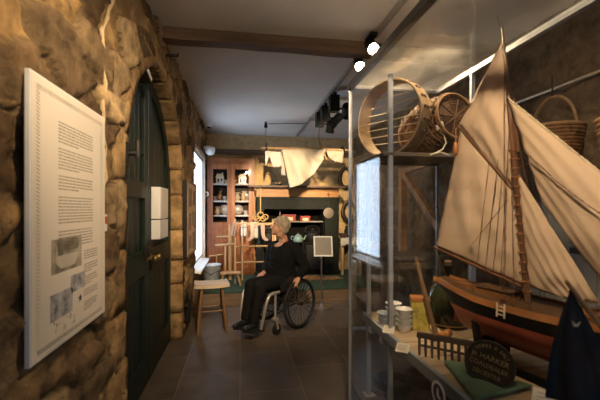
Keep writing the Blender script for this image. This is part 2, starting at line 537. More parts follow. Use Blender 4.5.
# ------------------------------------------------------------------ door surround and arched door
ashlar = stone_mat('dressed_sandstone', [(.40, .25, .11), (.46, .30, .14), (.36, .22, .10), (.50, .33, .17)], (.5, .36, .2), .8)
def ring_block(mb, t0, t1, r0, r1, x0, x1):
    n = 6
    prev = None
    vs = []; fs = []
    for i in range(n + 1):
        t = t0 + (t1 - t0) * i / n
        for (r, x) in ((r0, x0), (r1, x0), (r1, x1), (r0, x1)):
            vs.append((x, DY - r * math.cos(t), DSP + r * math.sin(t)))
    for i in range(n):
        for k in range(4):
            l = (k + 1) % 4
            fs.append((i * 4 + k, i * 4 + l, (i + 1) * 4 + l, (i + 1) * 4 + k))
    fs.append((3, 2, 1, 0)); fs.append(tuple(n * 4 + k for k in range(4)))
    mb.add(vs, fs)
sur = MB(); ids = []
def mark(val):
    while len(ids) < len(sur.v): ids.append(val)
r_ = random.Random(4)
nv_ = 11
for i in range(nv_):
    w = .20 + .05 * (i % 2)
    ring_block(sur, PI * i / nv_ + .004, PI * (i + 1) / nv_ - .004, DHW, DHW + w, -.82, XL + .012 + .010 * r_.random()); mark(r_.random())
zs = [0, .30, .62, .88, 1.22, 1.60]
for side in (-1, 1):
    for i in range(5):
        w = (.25 if i % 2 else .19) if side < 0 else (.13 if i % 2 else .09)
        y0 = DY + side * DHW; y1 = DY + side * (DHW + w)
        sur.bb(-.82, XL + .012 + .010 * r_.random(), min(y0, y1), max(y0, y1), zs[i] + .003, zs[i + 1] - .003); mark(r_.random())
s_o = sur.build('trim_1', None, smooth=False)
# rebuild with attributes kept: subdivide and roughen the dressed stone
me = s_o.data
bm = bmesh.new(); bm.from_mesh(me)
bmesh.ops.bevel(bm, geom=[e for e in bm.edges if len(e.link_faces) == 2 and e.calc_face_angle(0) > R(50)], offset=.009, segments=2, affect='EDGES')
bmesh.ops.subdivide_edges(bm, edges=[e for e in bm.edges if e.calc_length() > .12], cuts=3, use_grid_fill=True)
for v in bm.verts:
    q = mnoise.noise_vector(v.co * 5); q2 = mnoise.noise_vector(v.co * 17)
    v.co += q * .008 + q2 * .003
for f in bm.faces: f.smooth = True
bm.to_mesh(me); bm.free()
val = np.array([.5 + .5 * mnoise.noise(Vector((0, round(v.co.y * 2.2) * 1.7, round(v.co.z * 3.1) * 2.3))) for v in me.vertices], np.float32)
at = me.attributes.new('stone', 'FLOAT', 'POINT'); at.data.foreach_set('value', np.clip(val, 0, 1))
at = me.attributes.new('joint', 'FLOAT', 'POINT'); at.data.foreach_set('value', np.ones(len(me.vertices), np.float32))
me.materials.append(ashlar); struct(s_o)
mortar_m = mat('pale_mortar', (.52, .38, .22), .9, var=.2, scale=20, bump=.6)
mj = [(XL + .022, 1.785 + .012 * math.sin(k * 1.9) + .014 * math.sin(k * .7) + (.0 if k < 16 else (k - 16) * .020), 1.55 + k * .045) for k in range(30)]
MB().tube(mj, [.006 + .005 * abs(math.sin(k * 1.3)) for k in range(30)], 7).jitter(.006, 20).build('mortar_joint', mortar_m, s_o)

green_paint = mat('dark_green_paint', (.008, .017, .013), .45, var=.2, scale=12, spec=.3)
XD = -.80
def arch_poly(y0, y1, hw, z0=.01, n=20):
    pts = [(y0, z0), (y1, z0)]
    ys = [y1 + (y0 - y1) * i / n for i in range(n + 1)]
    pts += [(y, DSP + math.sqrt(max(0, hw * hw - (y - DY) ** 2))) for y in ys]
    return pts
door = MB().prism(arch_poly(DY - .955, DY - .004, .955), (XD - .03, 0, 0), (0, 1, 0), (0, 0, 1), (.05, 0, 0)).build('door_1', green_paint, smooth=False)
struct(door)
MB().prism(arch_poly(DY + .004, DY + .955, .955), (XD - .03, 0, 0), (0, 1, 0), (0, 0, 1), (.05, 0, 0)).build('leaf', green_paint, door, smooth=False)
XF = XD + .02
for side in (-1, 1):
    pn = MB()
    a0 = DY + side * .09; a1 = DY + side * .86
    for k in range(7):       # tongue and groove boards behind the rails
        y = a0 + (a1 - a0) * (k + .5) / 7
        zt = DSP + math.sqrt(max(.01, .86 ** 2 - (y - DY) ** 2))
        pn.bb(XF - .01, XF + .006, y - .052, y + .052, .1, zt)
    pn.build('boarding', green_paint, door, smooth=False, bevel=.006)
    rl = MB()
    for z, h in ((.13, .22), (1.02, .20), (1.60, .13)):
        hw = .9 if z < 1.5 else .88
        rl.bb(XF - .005, XF + .03, min(DY + side * .02, DY + side * hw), max(DY + side * .02, DY + side * hw), z - h / 2, z + h / 2)
    rl.bb(XF - .005, XF + .031, min(DY + side * .008, DY + side * .11), max(DY + side * .008, DY + side * .11), .02, DSP + .93)
    rl.bb(XF - .005, XF + .0315, min(DY + side * .84, DY + side * .95), max(DY + side * .84, DY + side * .95), .02, DSP + .05)
    rl.build('rails', green_paint, door, smooth=False, bevel=.005)
    n = 14
    ar = MB()
    t0, t1 = (0, PI / 2) if side < 0 else (PI / 2, PI)
    vs = []; fs = []
    for i in range(n + 1):
        t = t0 + (t1 - t0) * i / n
        for rr, x in ((.84, XF), (.95, XF), (.95, XF + .03), (.84, XF + .03)):
            vs.append((x, DY - rr * math.cos(t), DSP + rr * math.sin(t)))
    for i in range(n):
        for k in range(4):
            fs.append((i * 4 + k, i * 4 + (k + 1) % 4, (i + 1) * 4 + (k + 1) % 4, (i + 1) * 4 + k))
    ar.add(vs, fs).build('arched_rail', green_paint, door, ang=30)
brass = mat('old_brass', (.55, .38, .15), .35, 1.0, var=.2)
iron = mat('black_iron', (.02, .019, .018), .55, .6, var=.3, scale=20)
k_ = MB()
for yy in (DY - .05, DY + .06):
    k_.lathe([(.028, 0), (.028, .006), (.011, .012), (.011, .04), (.026, .052), (.030, .066), (.022, .082), (.004, .088)], (XF + .03, yy, 1.045), (1, 0, 0), 16)
plabel(k_.build('door_knob', brass, door), 'pair of brass knobs')
MB().bb(XF + .03, XF + .05, DY - .14, DY - .02, 1.06, 1.15).bb(XF + .03, XF + .045, DY + .03, DY + .09, .93, 1.03).build('lock_box', iron, door, bevel=.004)

# ------------------------------------------------------------------ window in the left wall
white_paint = mat('white_gloss_paint', (.80, .79, .77), .4, var=.03)
lime = mat('limewashed_reveal', (.60, .52, .42), .85, var=.1, bump=.2)
rv = MB()
rv.bb(-.735, XL + .035, WY1 - .005, WY1 + .14, WZ0 - .06, WZ1 + .06).bb(-.735, XL + .002, WY0 - .10, WY0 + .005, WZ0 - .06, WZ1 + .06)
rv.bb(-.735, XL + .02, WY0 - .10, WY1 + .14, WZ1, WZ1 + .10).bb(-.735, XL, WY0 - .10, WY1 + .10, WZ0 - .10, WZ0 - .02)
struct(rv.build('trim_2', lime, smooth=False, bevel=.01))
wf = MB(); xg = -.665
wf.bb(xg - .03, xg + .008, WY0, WY1, WZ0 + .02, WZ0 + .07).bb(xg - .03, xg + .008, WY0, WY1, WZ1 - .05, WZ1)
wf.bb(xg - .03, xg + .008, WY0, WY0 + .05, WZ0, WZ1).bb(xg - .03, xg + .008, WY1 - .05, WY1, WZ0, WZ1)
win = struct(wf.build('window_1', white_paint, smooth=False))
fg = bpy.data.materials.new('frosted_glass'); fg.use_nodes = True
nt = fg.node_tree; N, L = nt.nodes, nt.links; N.remove(N['Principled BSDF'])
t1 = N.new('ShaderNodeBsdfTransparent'); t1.inputs[0].default_value = (.96, .98, 1, 1)
t2 = N.new('ShaderNodeBsdfTranslucent'); t2.inputs[0].default_value = (.90, .93, .96, 1)
tcw = N.new('ShaderNodeTexCoord'); nzw = N.new('ShaderNodeTexNoise'); nzw.inputs['Scale'].default_value = 6
mpw = N.new('ShaderNodeMapping'); mpw.inputs['Scale'].default_value = (1, 1, .15)
L.new(tcw.outputs['Object'], mpw.inputs['Vector']); L.new(mpw.outputs['Vector'], nzw.inputs['Vector'])
mxw = N.new('ShaderNodeMixShader'); L.new(nzw.outputs['Fac'], mxw.inputs[0]); L.new(t1.outputs[0], mxw.inputs[1]); L.new(t2.outputs[0], mxw.inputs[2])
L.new(mxw.outputs[0], N['Material Output'].inputs['Surface'])
MB().bb(xg - .003, xg, WY0 + .045, WY1 - .045, WZ0 + .065, WZ1 - .045).build('pane', fg, win, smooth=False)
MB().box((-.645, (WY0 + WY1) / 2 - .05, WZ0 - .03), (.22, WY1 - WY0 + .20, .035), (0, R(9), 0)).build('sill', white_paint, win, smooth=False, bevel=.006)

# ------------------------------------------------------------------ information panel on the left wall
white_board = mat('panel_white_edge', (.80, .80, .80), .45, var=.02)
panel_face = mat('panel_cream', (.76, .69, .60), .55, var=.03, scale=3)
ink = mat('grey_brown_ink', (.33, .28, .22), .8, var=.1)
pale_ink = mat('pale_hatching_ink', (.50, .44, .36), .8, var=.1)
PX = -.604; PY0, PY1, PZ0, PZ1 = 1.151, 1.736, .984, 1.861
ip = thing('information_panel', 'tall cream information panel with printed text and pictures on the near stone wall', 'information panel', (PX, PY0, PZ0))
PW, PH = PY1 - PY0, PZ1 - PZ0
MB().bb(-.015, 0, 0, PW, 0, PH).build('board', white_board, ip, smooth=False, bevel=.002)
MB().bb(0, .0012, .006, PW - .006, .006, PH - .006).build('printed_face', panel_face, ip, smooth=False)
def pb(mb, s0, s1, t0, t1, x=.0018):     # s across, t down, fractions
    mb.bb(.0008, x, s0 * PW, s1 * PW, (1 - t1) * PH, (1 - t0) * PH)
ht = MB()
for k in range(70):     # hatched rope border
    t = .035 + k * .0133
    z = (1 - t) * PH
    for (y0, y1) in ((.052, .085), (.905, .935)):
        ht.beam((.0016, y0 * PW, z), (.0016, y1 * PW, z - .006), .0006, .0022, (1, 0, 0))
for k in range(60):
    s = .06 + k * .0145
    for t in (.035, .958):
        ht.beam((.0016, s * PW, (1 - t) * PH), (.0016, s * PW + .007, (1 - t - .018) * PH), .0006, .0022, (1, 0, 0))
ht.build('hatched_border', pale_ink, ip, smooth=False)
rt = random.Random(3)
def paragraph(s0, s1, t0, t1, lh=.0125):
    m_ = MB(); t = t0
    while t < t1 - .004:
        s = s0; end = s1 if t + lh < t1 else s0 + (s1 - s0) * .55
        while s < end - .012:
            w = min(rt.uniform(.015, .055), end - s)
            pb(m_, s, s + w, t, t + lh * .42)
            s += w + .009
        t += lh
    return m_.build('printed_text', ink, ip, smooth=False)
for a in ((.28, .76, .13, .212), (.28, .76, .232, .318), (.28, .76, .338, .40), (.28, .76, .42, .535), (.28, .76, .555, .635)):
    paragraph(*a)
for a in ((.62, .84, .655, .70), (.62, .84, .715, .755), (.62, .84, .77, .81), (.62, .84, .83, .865), (.62, .84, .885, .925)):
    paragraph(*a, lh=.011)
ph_m = mat('sepia_photograph', (.22, .19, .15), .5, var=.5, scale=14, col2=(.50, .44, .35))
pic = MB(); pb(pic, .20, .58, .585, .715); pic = pic.build('photograph', ph_m, ip, smooth=False)
hull = MB().prism([(.0, .02), (.03, .0), (.13, .0), (.17, .03), (.168, .036), (.0, .03)], (.0019, .25 * PW, .30 * PH), (0, 1, 0), (0, 0, 1), (.0006, 0, 0))
hull.prism([(.0, .03), (.17, .034), (.175, .075), (.172, .076), (.165, .045), (.01, .043), (.005, .078), (.0, .078)], (.0019, .25 * PW, .30 * PH), (0, 1, 0), (0, 0, 1), (.0006, 0, 0))
plabel(hull.build('photographed_boat', mat('photo_light_grey', (.55, .5, .42), .5, var=.15), pic, smooth=False), 'pale boat shape in the photograph')
colp = mat('blue_grey_photograph', (.12, .11, .12), .5, var=.5, scale=26, col2=(.62, .62, .66))
p1 = MB(); pb(p1, .19, .45, .79, .89); plabel(p1.build('photograph', colp, ip, smooth=False), 'small blue-grey photograph, lower left')
p2 = MB(); pb(p2, .43, .63, .745, .815); plabel(p2.build('photograph', colp, ip, smooth=False), 'small blue-grey photograph beside the text')
dr = MB()
for (s, t, sc) in ((.26, .925, 1), (.40, .90, 1.1), (.47, .93, .8), (.33, .95, .9)):
    dr = MB()
    for k in range(6):
        a = rt.uniform(0, PI); l_ = .016 * sc
        y, z = s * PW + rt.uniform(-.02, .02), (1 - t) * PH + rt.uniform(-.02, .02)
        dr.beam((.0016, y, z), (.0016, y + l_ * math.cos(a), z + l_ * math.sin(a)), .0006, .0016, (1, 0, 0))
    dr.build('line_drawing', ink, ip, smooth=False)
st = []
for k in range(10):
    a = PI / 2 + k * PI / 5; r = .016 if k % 2 == 0 else .007
    st.append((r * math.cos(a), r * math.sin(a)))
MB().prism(st, (.0016, .56 * PW, .145 * PH), (0, 1, 0), (0, 0, 1), (.0006, 0, 0)).build('star_ornament', iron, ip, smooth=False)

cp = thing('call_point', 'small red and white call point on the door surround behind the information panel', 'call point', (-.632, 1.795, 1.385))
red_pl = mat('red_plastic', (.45, .03, .02), .4, var=.05)
MB().bb(-.03, .012, -.018, .018, -.04, .04).build('body', white_paint, cp, bevel=.004)
MB().bb(.010, .014, -.012, .012, -.005, .03).build('red_panel', red_pl, cp, bevel=.001)

hk = thing('gate_hook', 'black iron hook bracket on the stone jamb left of the green door', 'hook', atX(127, 153, -.632))
MB().tube([(-.05, 0, 0), (.03, 0, 0), (.06, .01, .0), (.07, .05, 0)], .013, 10).bb(-.02, .012, -.022, .022, -.07, .06).build('bracket', iron, hk)
MB().lathe([(.016, 0), (.016, .10), (.010, .11)], (.055, .01, -.03), (0, 0, 1), 12).build('pin', iron, hk)
hk2 = tag(MB().tube([(-.06, 0, 0), (.05, 0, 0), (.12, .0, .003), (.125, 0, .02)], [.013, .013, .011, .009], 10).build('iron_spike', iron, loc=atX(163, 55, -.65)), 'short black iron spike above the green door arch, under the beam', 'spike')
al = thing('arch_lamp', 'small lamp tucked under the top of the green door arch', 'lamp', (XD + .10, 2.72, DSP + .825))
MB().box((0, 0, 0), (.10, .16, .05), (R(-18), 0, 0)).build('housing', iron, al, bevel=.006)
MB().box((.052, 0, 0), (.012, .12, .03), (R(-18), 0, 0)).build('lens', white_paint, al, bevel=.003)
MB().beam((-.0, .0, .02), (-.02, .02, .10), .02, .02).build('bracket', iron, al)

# leaflet holders on the door
lh = thing('leaflet_holder', 'white double leaflet holder hanging on the dark green door', 'leaflet holder', (XF + .032, 3.2, 1.19))
for z0, z1 in ((0, .165), (.175, .45)):
    MB().bb(0, .075, 0, .33, z0, z1).build('pocket', white_paint, lh, smooth=False, bevel=.004)
MB().bb(.076, .079, .02, .31, .19, .44).build('notice_sheet', panel_face, lh, smooth=False)

# framed board with old photographs, beyond the door
fb = thing('framed_board', 'tan framed picture board with old photographs on the wall between door and window', 'picture board', (-.597, 4.13, .90))
fbw, fbh = .80, .88
MB().bb(-.045, .012, 0, fbw, 0, fbh).build('backing', iron, fb, smooth=False)
MB().bb(.010, .016, .005, fbw - .005, .005, fbh - .005).build('mount', mat('tan_mount', (.62, .46, .29), .7, var=.08), fb, smooth=False)
fr = MB().bb(.008, .023, .001, fbw - .001, .001, .03).bb(.008, .023, .001, fbw - .001, fbh - .03, fbh - .001).bb(.008, .024, 0, .03, 0, fbh).bb(.008, .024, fbw - .03, fbw, 0, fbh)
fr.build('frame', wood('frame_wood', (.22, .12, .06), axis='y'), fb, smooth=False, bevel=.003)
oldp = mat('dark_old_photograph', (.10, .075, .05), .5, var=.5, scale=20, col2=(.34, .26, .18))
for (y, z, w, h) in ((.10, .58, .26, .22), (.44, .60, .24, .18), (.10, .30, .20, .2), (.36, .34, .16, .18), (.57, .30, .15, .22), (.10, .08, .22, .16), (.42, .06, .26, .2)):
    MB().bb(.015, .019, y, y + w, z, z + h).build('photograph', oldp, fb, smooth=False)

# iron latch tool at the foot of the door jamb
lt = thing('boot_scraper', 'black iron boot scraper on the wall at the foot of the door jamb', 'scraper', (-.62, 4.30, .17))
MB().tube([(-.03, 0, 0), (.03, 0, .02), (.045, 0, .12), (.02, 0, .26), (.0, 0, .36)], [.012, .014, .02, .013, .005], 8).build('stem', iron, lt)
MB().bb(-.02, .05, -.02, .02, -.03, .01).bb(-.02, .015, -.012, .012, -.03, .14).bb(-.02, .06, -.012, .012, .10, .14).build('foot_plate', iron, lt, bevel=.003)

# ------------------------------------------------------------------ small fittings
cam_ = thing('security_camera', 'white dome security camera under the ceiling at the window corner', 'security camera', (-.52, 6.45, 2.49))
MB().lathe([(.075, .05), (.085, .03), (.085, -.02), (.07, -.06), (.04, -.085), (.005, -.09)], (0, 0, 0), (0, 0, 1), 24).build('dome', white_paint, cam_)
MB().tube([(-.11, 0, .04), (-.03, 0, .05), (0, 0, .05)], .025, 10).build('wall_bracket', white_paint, cam_)
sm_ = thing('smoke_detector', 'small round white smoke detector on the ceiling near the far left corner', 'smoke detector', (-.53, 6.3, ZC))
MB().lathe([(.06, 0), (.06, -.03), (.045, -.055), (.01, -.06)], (0, 0, 0), (0, 0, 1), 20).build('body', white_paint, sm_)
MB().lathe([(.035, -.055), (.035, -.075), (.01, -.08)], (0, 0, 0), (0, 0, 1), 16).build('sensor', iron, sm_)
sn = thing('motion_sensor', 'white motion sensor high on the left wall near the ceiling', 'sensor', atX(196, 104, -.62))
MB().bb(-.02, .045, -.05, .05, -.04, .05).build('body', white_paint, sn, bevel=.008)
MB().lathe([(.035, 0), (.032, .015), (.005, .02)], (.045, 0, .0), (1, 0, 0), 14).build('lens', iron, sn)
so = thing('light_switch', 'small round white switch on the window reveal beside the cabinet', 'switch', (-.60, 6.66, 1.72))
MB().lathe([(.05, 0), (.05, -.02), (.035, -.045), (.005, -.05)], (0, 0, 0), (0, 1, 0), 18).build('body', white_paint, so)
MB().lathe([(.02, 0), (.018, -.025), (.004, -.03)], (0.0, -.045, 0), (0, 1, 0), 12).build('toggle', iron, so)
# ================================================================== FAR END OF THE ROOM
cab_wood = wood('orange_brown_mahogany', (.28, .080, .017), .42, axis='z', coat=.2)
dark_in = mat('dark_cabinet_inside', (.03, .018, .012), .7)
lace = mat('white_lace_edging', (.50, .46, .40), .8)
pane_g = glass_mat('cabinet_glass', dust_glare=0, f0=.006)
CX0, CX1, CYF, CZT = -.60, .27, 6.75, 2.40
cb = thing('glazed_cabinet', 'tall orange-brown wooden cabinet with two glazed upper doors in the far left corner', 'cabinet', (CX0, CYF, DECK))
CW, CH = CX1 - CX0, CZT - DECK
bd = MB()
bd.bb(0, .035, .02, .36, 0, CH).bb(CW - .035, CW, .02, .36, 0, CH).bb(0, CW, .34, .36, 0, CH)
bd.bb(0, CW, .02, .36, CH - .05, CH).bb(0, CW, .02, .36, .88, .92).bb(0, CW, .02, .36, 0, .06)
bd.bb(.04, CW - .04, .001, .03, CH - .10, CH - .001).bb(.04, CW - .04, .001, .03, .82, .90)
bd.bb(0, .04, 0, .03, 0, CH).bb(CW - .04, CW, 0, .03, 0, CH)
bd.build('carcass', cab_wood, cb, smooth=False, bevel=.003)
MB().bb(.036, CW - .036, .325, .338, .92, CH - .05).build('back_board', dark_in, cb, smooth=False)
def cab_door(x0, x1, z0, z1, glazed):
    m_ = MB(); w = .068
    m_.bb(x0, x0 + w, -.018, .004, z0, z1).bb(x1 - w, x1, -.018, .004, z0, z1)
    m_.bb(x0 + w, x1 - w, -.017, .004, z1 - .11, z1).bb(x0 + w, x1 - w, -.017, .004, z0, z0 + .10)
    d = m_.build('door', cab_wood, cb, smooth=False, bevel=.003)
    if glazed:
        MB().bb(x0 + w, x1 - w, -.008, -.004, z0 + .1, z1 - .11).build('glass_pane', pane_g, d, smooth=False)
    else:
        p = MB().bb(x0 + w, x1 - w, -.006, .0, z0 + .1, z1 - .11).bb(x0 + w + .03, x1 - w - .03, -.014, .0, z0 + .13, z1 - .14)
        p.build('door_panel', cab_wood, d, smooth=False, bevel=.003)
    return d
mid = CW / 2
for x0, x1 in ((.04, mid - .002), (mid + .002, CW - .04)):
    cab_door(x0, x1, .90, CH - .10, True)
    dl = cab_door(x0, x1, .06, .82, False)
    kx = x1 - .035 if x0 < mid - .1 else x0 + .035
    MB().lathe([(.012, 0), (.012, .01), (.02, .02), (.004, .03)], (kx, -.018, .60), (0, -1, 0), 12).build('knob', brass, dl)
SHZ = [1.13, 1.40, 1.72]
for z in SHZ:
    sh = MB().bb(.036, CW - .036, .035, .322, z - .018, z).build('shelf', cab_wood, cb, smooth=False)
    lc = MB()
    n = 22
    for k in range(n):
        x = .05 + (CW - .10) * (k + .5) / n
        lc.prism([(-.017, .0), (.017, .0), (.014, -.025), (.0, -.038), (-.014, -.025)], (x, .030, z + .004), (1, 0, 0), (0, 0, 1), (0, .003, 0))
    plabel(lc.build('lace_trim', lace, sh, smooth=False), 'scalloped white lace edging')
china = mat('white_china', (.46, .40, .32), .25, var=.06)
china_b = mat('blue_white_china', (.22, .23, .25), .25, var=.3, scale=30, col2=(.45, .42, .38))
tanpot = mat('tan_stoneware', (.50, .34, .18), .35, var=.2)
crk = mat('copper_lustre', (.32, .15, .06), .3, .4)
def crock(kind, x, z, m, label):
    loc = (CX0 + x, CYF + .17, DECK + z)
    if kind == 'mug':
        o = thing('mug', label, 'mug', loc, 0, 'crockery behind the cabinet glass')
        MB().lathe([(.0, .004), (.034, 0), (.038, .01), (.038, .085), (.034, .085), (.033, .01), (.0, .008)], n=18, cap=False).build('cup', m, o)
        MB().tube([(.036, 0, .07), (.065, 0, .065), (.068, 0, .035), (.036, 0, .02)], .006, 8).build('handle', m, o)
    elif kind == 'jug':
        o = thing('jug', label, 'jug', loc, 0, 'crockery behind the cabinet glass')
        MB().lathe([(.0, .0), (.04, 0), (.06, .05), (.055, .09), (.035, .13), (.045, .165), (.04, .165), (.03, .13), (.0, .02)], n=20, cap=False).build('body', m, o)
        MB().tube([(.042, 0, .155), (.085, 0, .14), (.085, 0, .08), (.055, 0, .05)], .007, 8).build('handle', m, o)
    elif kind == 'vase':
        o = thing('vase', label, 'vase', loc, 0, 'crockery behind the cabinet glass')
        MB().lathe([(.0, .0), (.03, 0), (.05, .06), (.045, .11), (.02, .15), (.03, .19), (.026, .19), (.016, .15), (.0, .04)], n=20, cap=False).build('body', m, o)
    elif kind == 'house':
        o = thing('china_house', label, 'ornament', loc, 0, 'crockery behind the cabinet glass')
        MB().bb(-.07, .07, -.05, .05, 0, .13).bb(.03, .06, -.02, .02, .13, .22).build('walls', m, o, smooth=False, bevel=.004)
        MB().prism([(-.08, .125), (.08, .125), (.05, .19), (-.05, .19)], (0, -.055, 0), (1, 0, 0), (0, 0, 1), (0, .11, 0)).build('roof', tanpot, o, smooth=False)
        MB().bb(-.045, -.015, -.054, -.049, .03, .10).bb(.015, .045, -.054, -.049, .05, .10).build('painted_window', dark_in, o, smooth=False)
    elif kind == 'plate':
        o = thing('plate', label, 'plate', (loc[0], loc[1] + .06, loc[2] + .098), 0, 'crockery behind the cabinet glass')
        MB().lathe([(.0, .0), (.06, .002), (.098, .018), (.098, .024), (.06, .009), (.0, .007)], (0, 0, 0), (0, -1, .18), 28, cap=False).build('dish', m, o)
        MB().ring((0, -.02, .003), .088, .003, (0, -1, .18), 28, 6).build('rim', crk, o)
    return o
w1, w2 = .235, CW - .235
for a in (('house', w1 - .01, SHZ[2], china, 'cream china cottage ornament behind the left cabinet door, top shelf'),
          ('mug', w1 + .10, SHZ[2], tanpot, 'tan mug beside the china cottage behind the left cabinet door'),
          ('house', w2 + .01, SHZ[2], china_b, 'pale china cottage ornament behind the right cabinet door, top shelf'),
          ('jug', w2 - .12, SHZ[2], crk, 'copper brown jug beside the pale cottage behind the right cabinet door'),
          ('mug', w1 - .11, SHZ[1], china, 'white mug on the middle shelf behind the left cabinet door'),
          ('vase', w1 - .01, SHZ[1], crk, 'copper brown vase on the middle shelf behind the left cabinet door'),
          ('mug', w1 + .08, SHZ[1], china_b, 'blue and white mug on the middle shelf behind the left cabinet door'),
          ('jug', w2 - .09, SHZ[1], china, 'cream jug on the middle shelf behind the right cabinet door'),
          ('vase', w2 + .03, SHZ[1], tanpot, 'tan vase on the middle shelf behind the right cabinet door'),
          ('plate', w2 + .09, SHZ[1], china_b, 'blue and white plate standing on the middle shelf behind the right cabinet door'),
          ('jug', w1 - .06, SHZ[0], tanpot, 'tan jug on the bottom shelf behind the left cabinet door'),
          ('plate', w1 + .07, SHZ[0], china, 'cream plate standing on the bottom shelf behind the left cabinet door'),
          ('plate', w2 - .07, SHZ[0], china_b, 'blue and white plate standing on the bottom shelf behind the right cabinet door'),
          ('mug', w2 + .07, SHZ[0], china, 'white mug on the bottom shelf behind the right cabinet door')):
    crock(*a)

# ------------------------------------------------------------------ fireplace range
range_green = mat('dark_range_green', (.010, .012, .009), .6, var=.25, scale=10, spec=.15)
soot = mat('soot_black', (.008, .007, .006), .9, var=.3, spec=.1)
FX0, FX1, FY = .30, 1.86, 6.55
fp = thing('kitchen_range', 'dark green fireplace surround with mantel shelf and black open range at the back wall', 'fireplace', (FX0, FY, DECK))
W_ = FX1 - FX0
zt = 1.47
MB().bb(0, .14, 0, .16, 0, zt).bb(.015, .125, -.015, 0, .08, 1.2).bb(-.01, .15, -.02, .16, 0, .07).build('pilaster', range_green, fp, smooth=False, bevel=.004)
MB().bb(W_ - .27, W_, 0, .16, 0, zt).bb(W_ - .24, W_ - .03, -.015, 0, .08, 1.2).bb(W_ - .28, W_ + .01, -.02, .16, 0, .07).build('pilaster', range_green, fp, smooth=False, bevel=.004)
MB().bb(0, W_, -.01, .16, 1.24, zt).bb(0, W_, -.03, .16, zt - .05, zt).build('frieze', range_green, fp, smooth=False, bevel=.004)
orange_w = wood('orange_pine', (.38, .17, .05), .5, axis='x')
plabel(MB().bb(.0, W_, .02, .16, zt, 1.64).build('overmantel_board', orange_w, fp, smooth=False), 'orange pine board under the mantel shelf')
MB().bb(-.16, W_ + .08, -.16, .16, 1.64, 1.675).build('mantel_shelf', wood('mantel_wood', (.07, .035, .017), .5, axis='x'), fp, smooth=False, bevel=.004)
fire = MB().bb(.13, W_ - .26, .50, .54, 0, 1.26).bb(.10, .14, .10, .54, 0, 1.26).bb(W_ - .28, W_ - .24, .10, .54, 0, 1.26).bb(.10, W_ - .24, .14, .54, 1.24, 1.28)
fire.build('fireback', soot, fp, smooth=False)
hob = MB().bb(.14, .50, .06, .50, 0, .62).bb(.90, W_ - .27, .06, .50, 0, .62).bb(.5, .9, .2, .5, 0, .28)
hob.build('hob', soot, fp, smooth=False, bevel=.008)
gr = MB()
for k in range(7):
    gr.tube([(.51 + k * .064, .10, .22), (.51 + k * .064, .08, .30), (.51 + k * .064, .09, .48)], .007, 6)
gr.tube([(.5, .09, .22), (.9, .09, .22)], .009, 6).tube([(.5, .09, .48), (.9, .09, .48)], .009, 6)
gr.build('fire_grate', iron, fp)
MB().bb(.42, W_ - .275, .12, .48, .99, 1.012).build('inner_shelf', mat('grey_shelf', (.20, .18, .16), .6), fp, smooth=False)
for (x, z0, z1) in ((.17, .66, .92), (.17, .10, .56), (.94, .10, .56)):
    od = MB().bb(x, x + .30, .035, .06, z0, z1).build('oven_door', iron, fp, smooth=False, bevel=.006)
    MB().tube([(x + .25, .0, (z0 + z1) / 2 - .04), (x + .25, -.02, (z0 + z1) / 2), (x + .25, .0, (z0 + z1) / 2 + .04)], .008, 8).build('latch', brass, od)
# things on and in the range
def at_f(x, y, z): return (FX0 + x, FY + y, DECK + z)
red_tin = mat('red_tin', (.24, .014, .010), .4, var=.1)
cream_m = mat('cream_label', (.6, .45, .28), .5, var=.3, scale=40)
for (x, w, h, lab) in ((.62, .26, .13, 'long red tin on the shelf inside the range, above the teapot'), (.94, .19, .10, 'short red tin on the right of the shelf inside the range')):
    t = thing('red_tin', lab, 'tin', at_f(x, .22, 1.012), 0, 'red tins on the range shelf')
    MB().bb(-w / 2, w / 2, -.06, .06, 0, h * .72).build('box', red_tin, t, smooth=False, bevel=.004)
    MB().bb(-w / 2 - .004, w / 2 + .004, -.064, .064, h * .72, h).build('lid', red_tin, t, smooth=False, bevel=.005)
    MB().bb(-w * .3, w * .3, -.0625, -.059, h * .1, h * .62).build('paper_label', cream_m, t, smooth=False)
tr_ = thing('candlestick', 'dark metal candlestick on the left of the range shelf', 'candlestick', at_f(.46, .25, 1.012))
MB().lathe([(.045, 0), (.045, .008), (.012, .02), (.009, .10), (.02, .115), (.02, .13)], n=16).build('stem', brass, tr_)
MB().lathe([(.010, .13), (.010, .20), (.002, .205)], n=10).build('candle', china, tr_)
teal = mat('pale_teal_enamel', (.15, .24, .23), .3, var=.06)
tp = thing('enamel_teapot', 'pale teal enamel teapot on the range hob to the right of the seated person', 'teapot', at_f(.78, .14, .28))
tp.location = at_f(.79, .10, .62); 
MB().lathe([(.0, 0), (.075, 0), (.095, .04), (.085, .09), (.05, .125), (.048, .128)], n=24).build('body', teal, tp)
MB().lathe([(.052, .126), (.03, .145), (.012, .15), (.016, .165), (.004, .172)], n=18).build('lid', teal, tp)
MB().tube([(.08, 0, .04), (.12, 0, .06), (.135, 0, .10), (.155, 0, .125)], [.02, .016, .012, .009], 10).build('spout', teal, tp)
MB().tube([(-.075, 0, .105), (-.125, 0, .11), (-.135, 0, .06), (-.09, 0, .03)], .008, 8).build('handle', teal, tp)
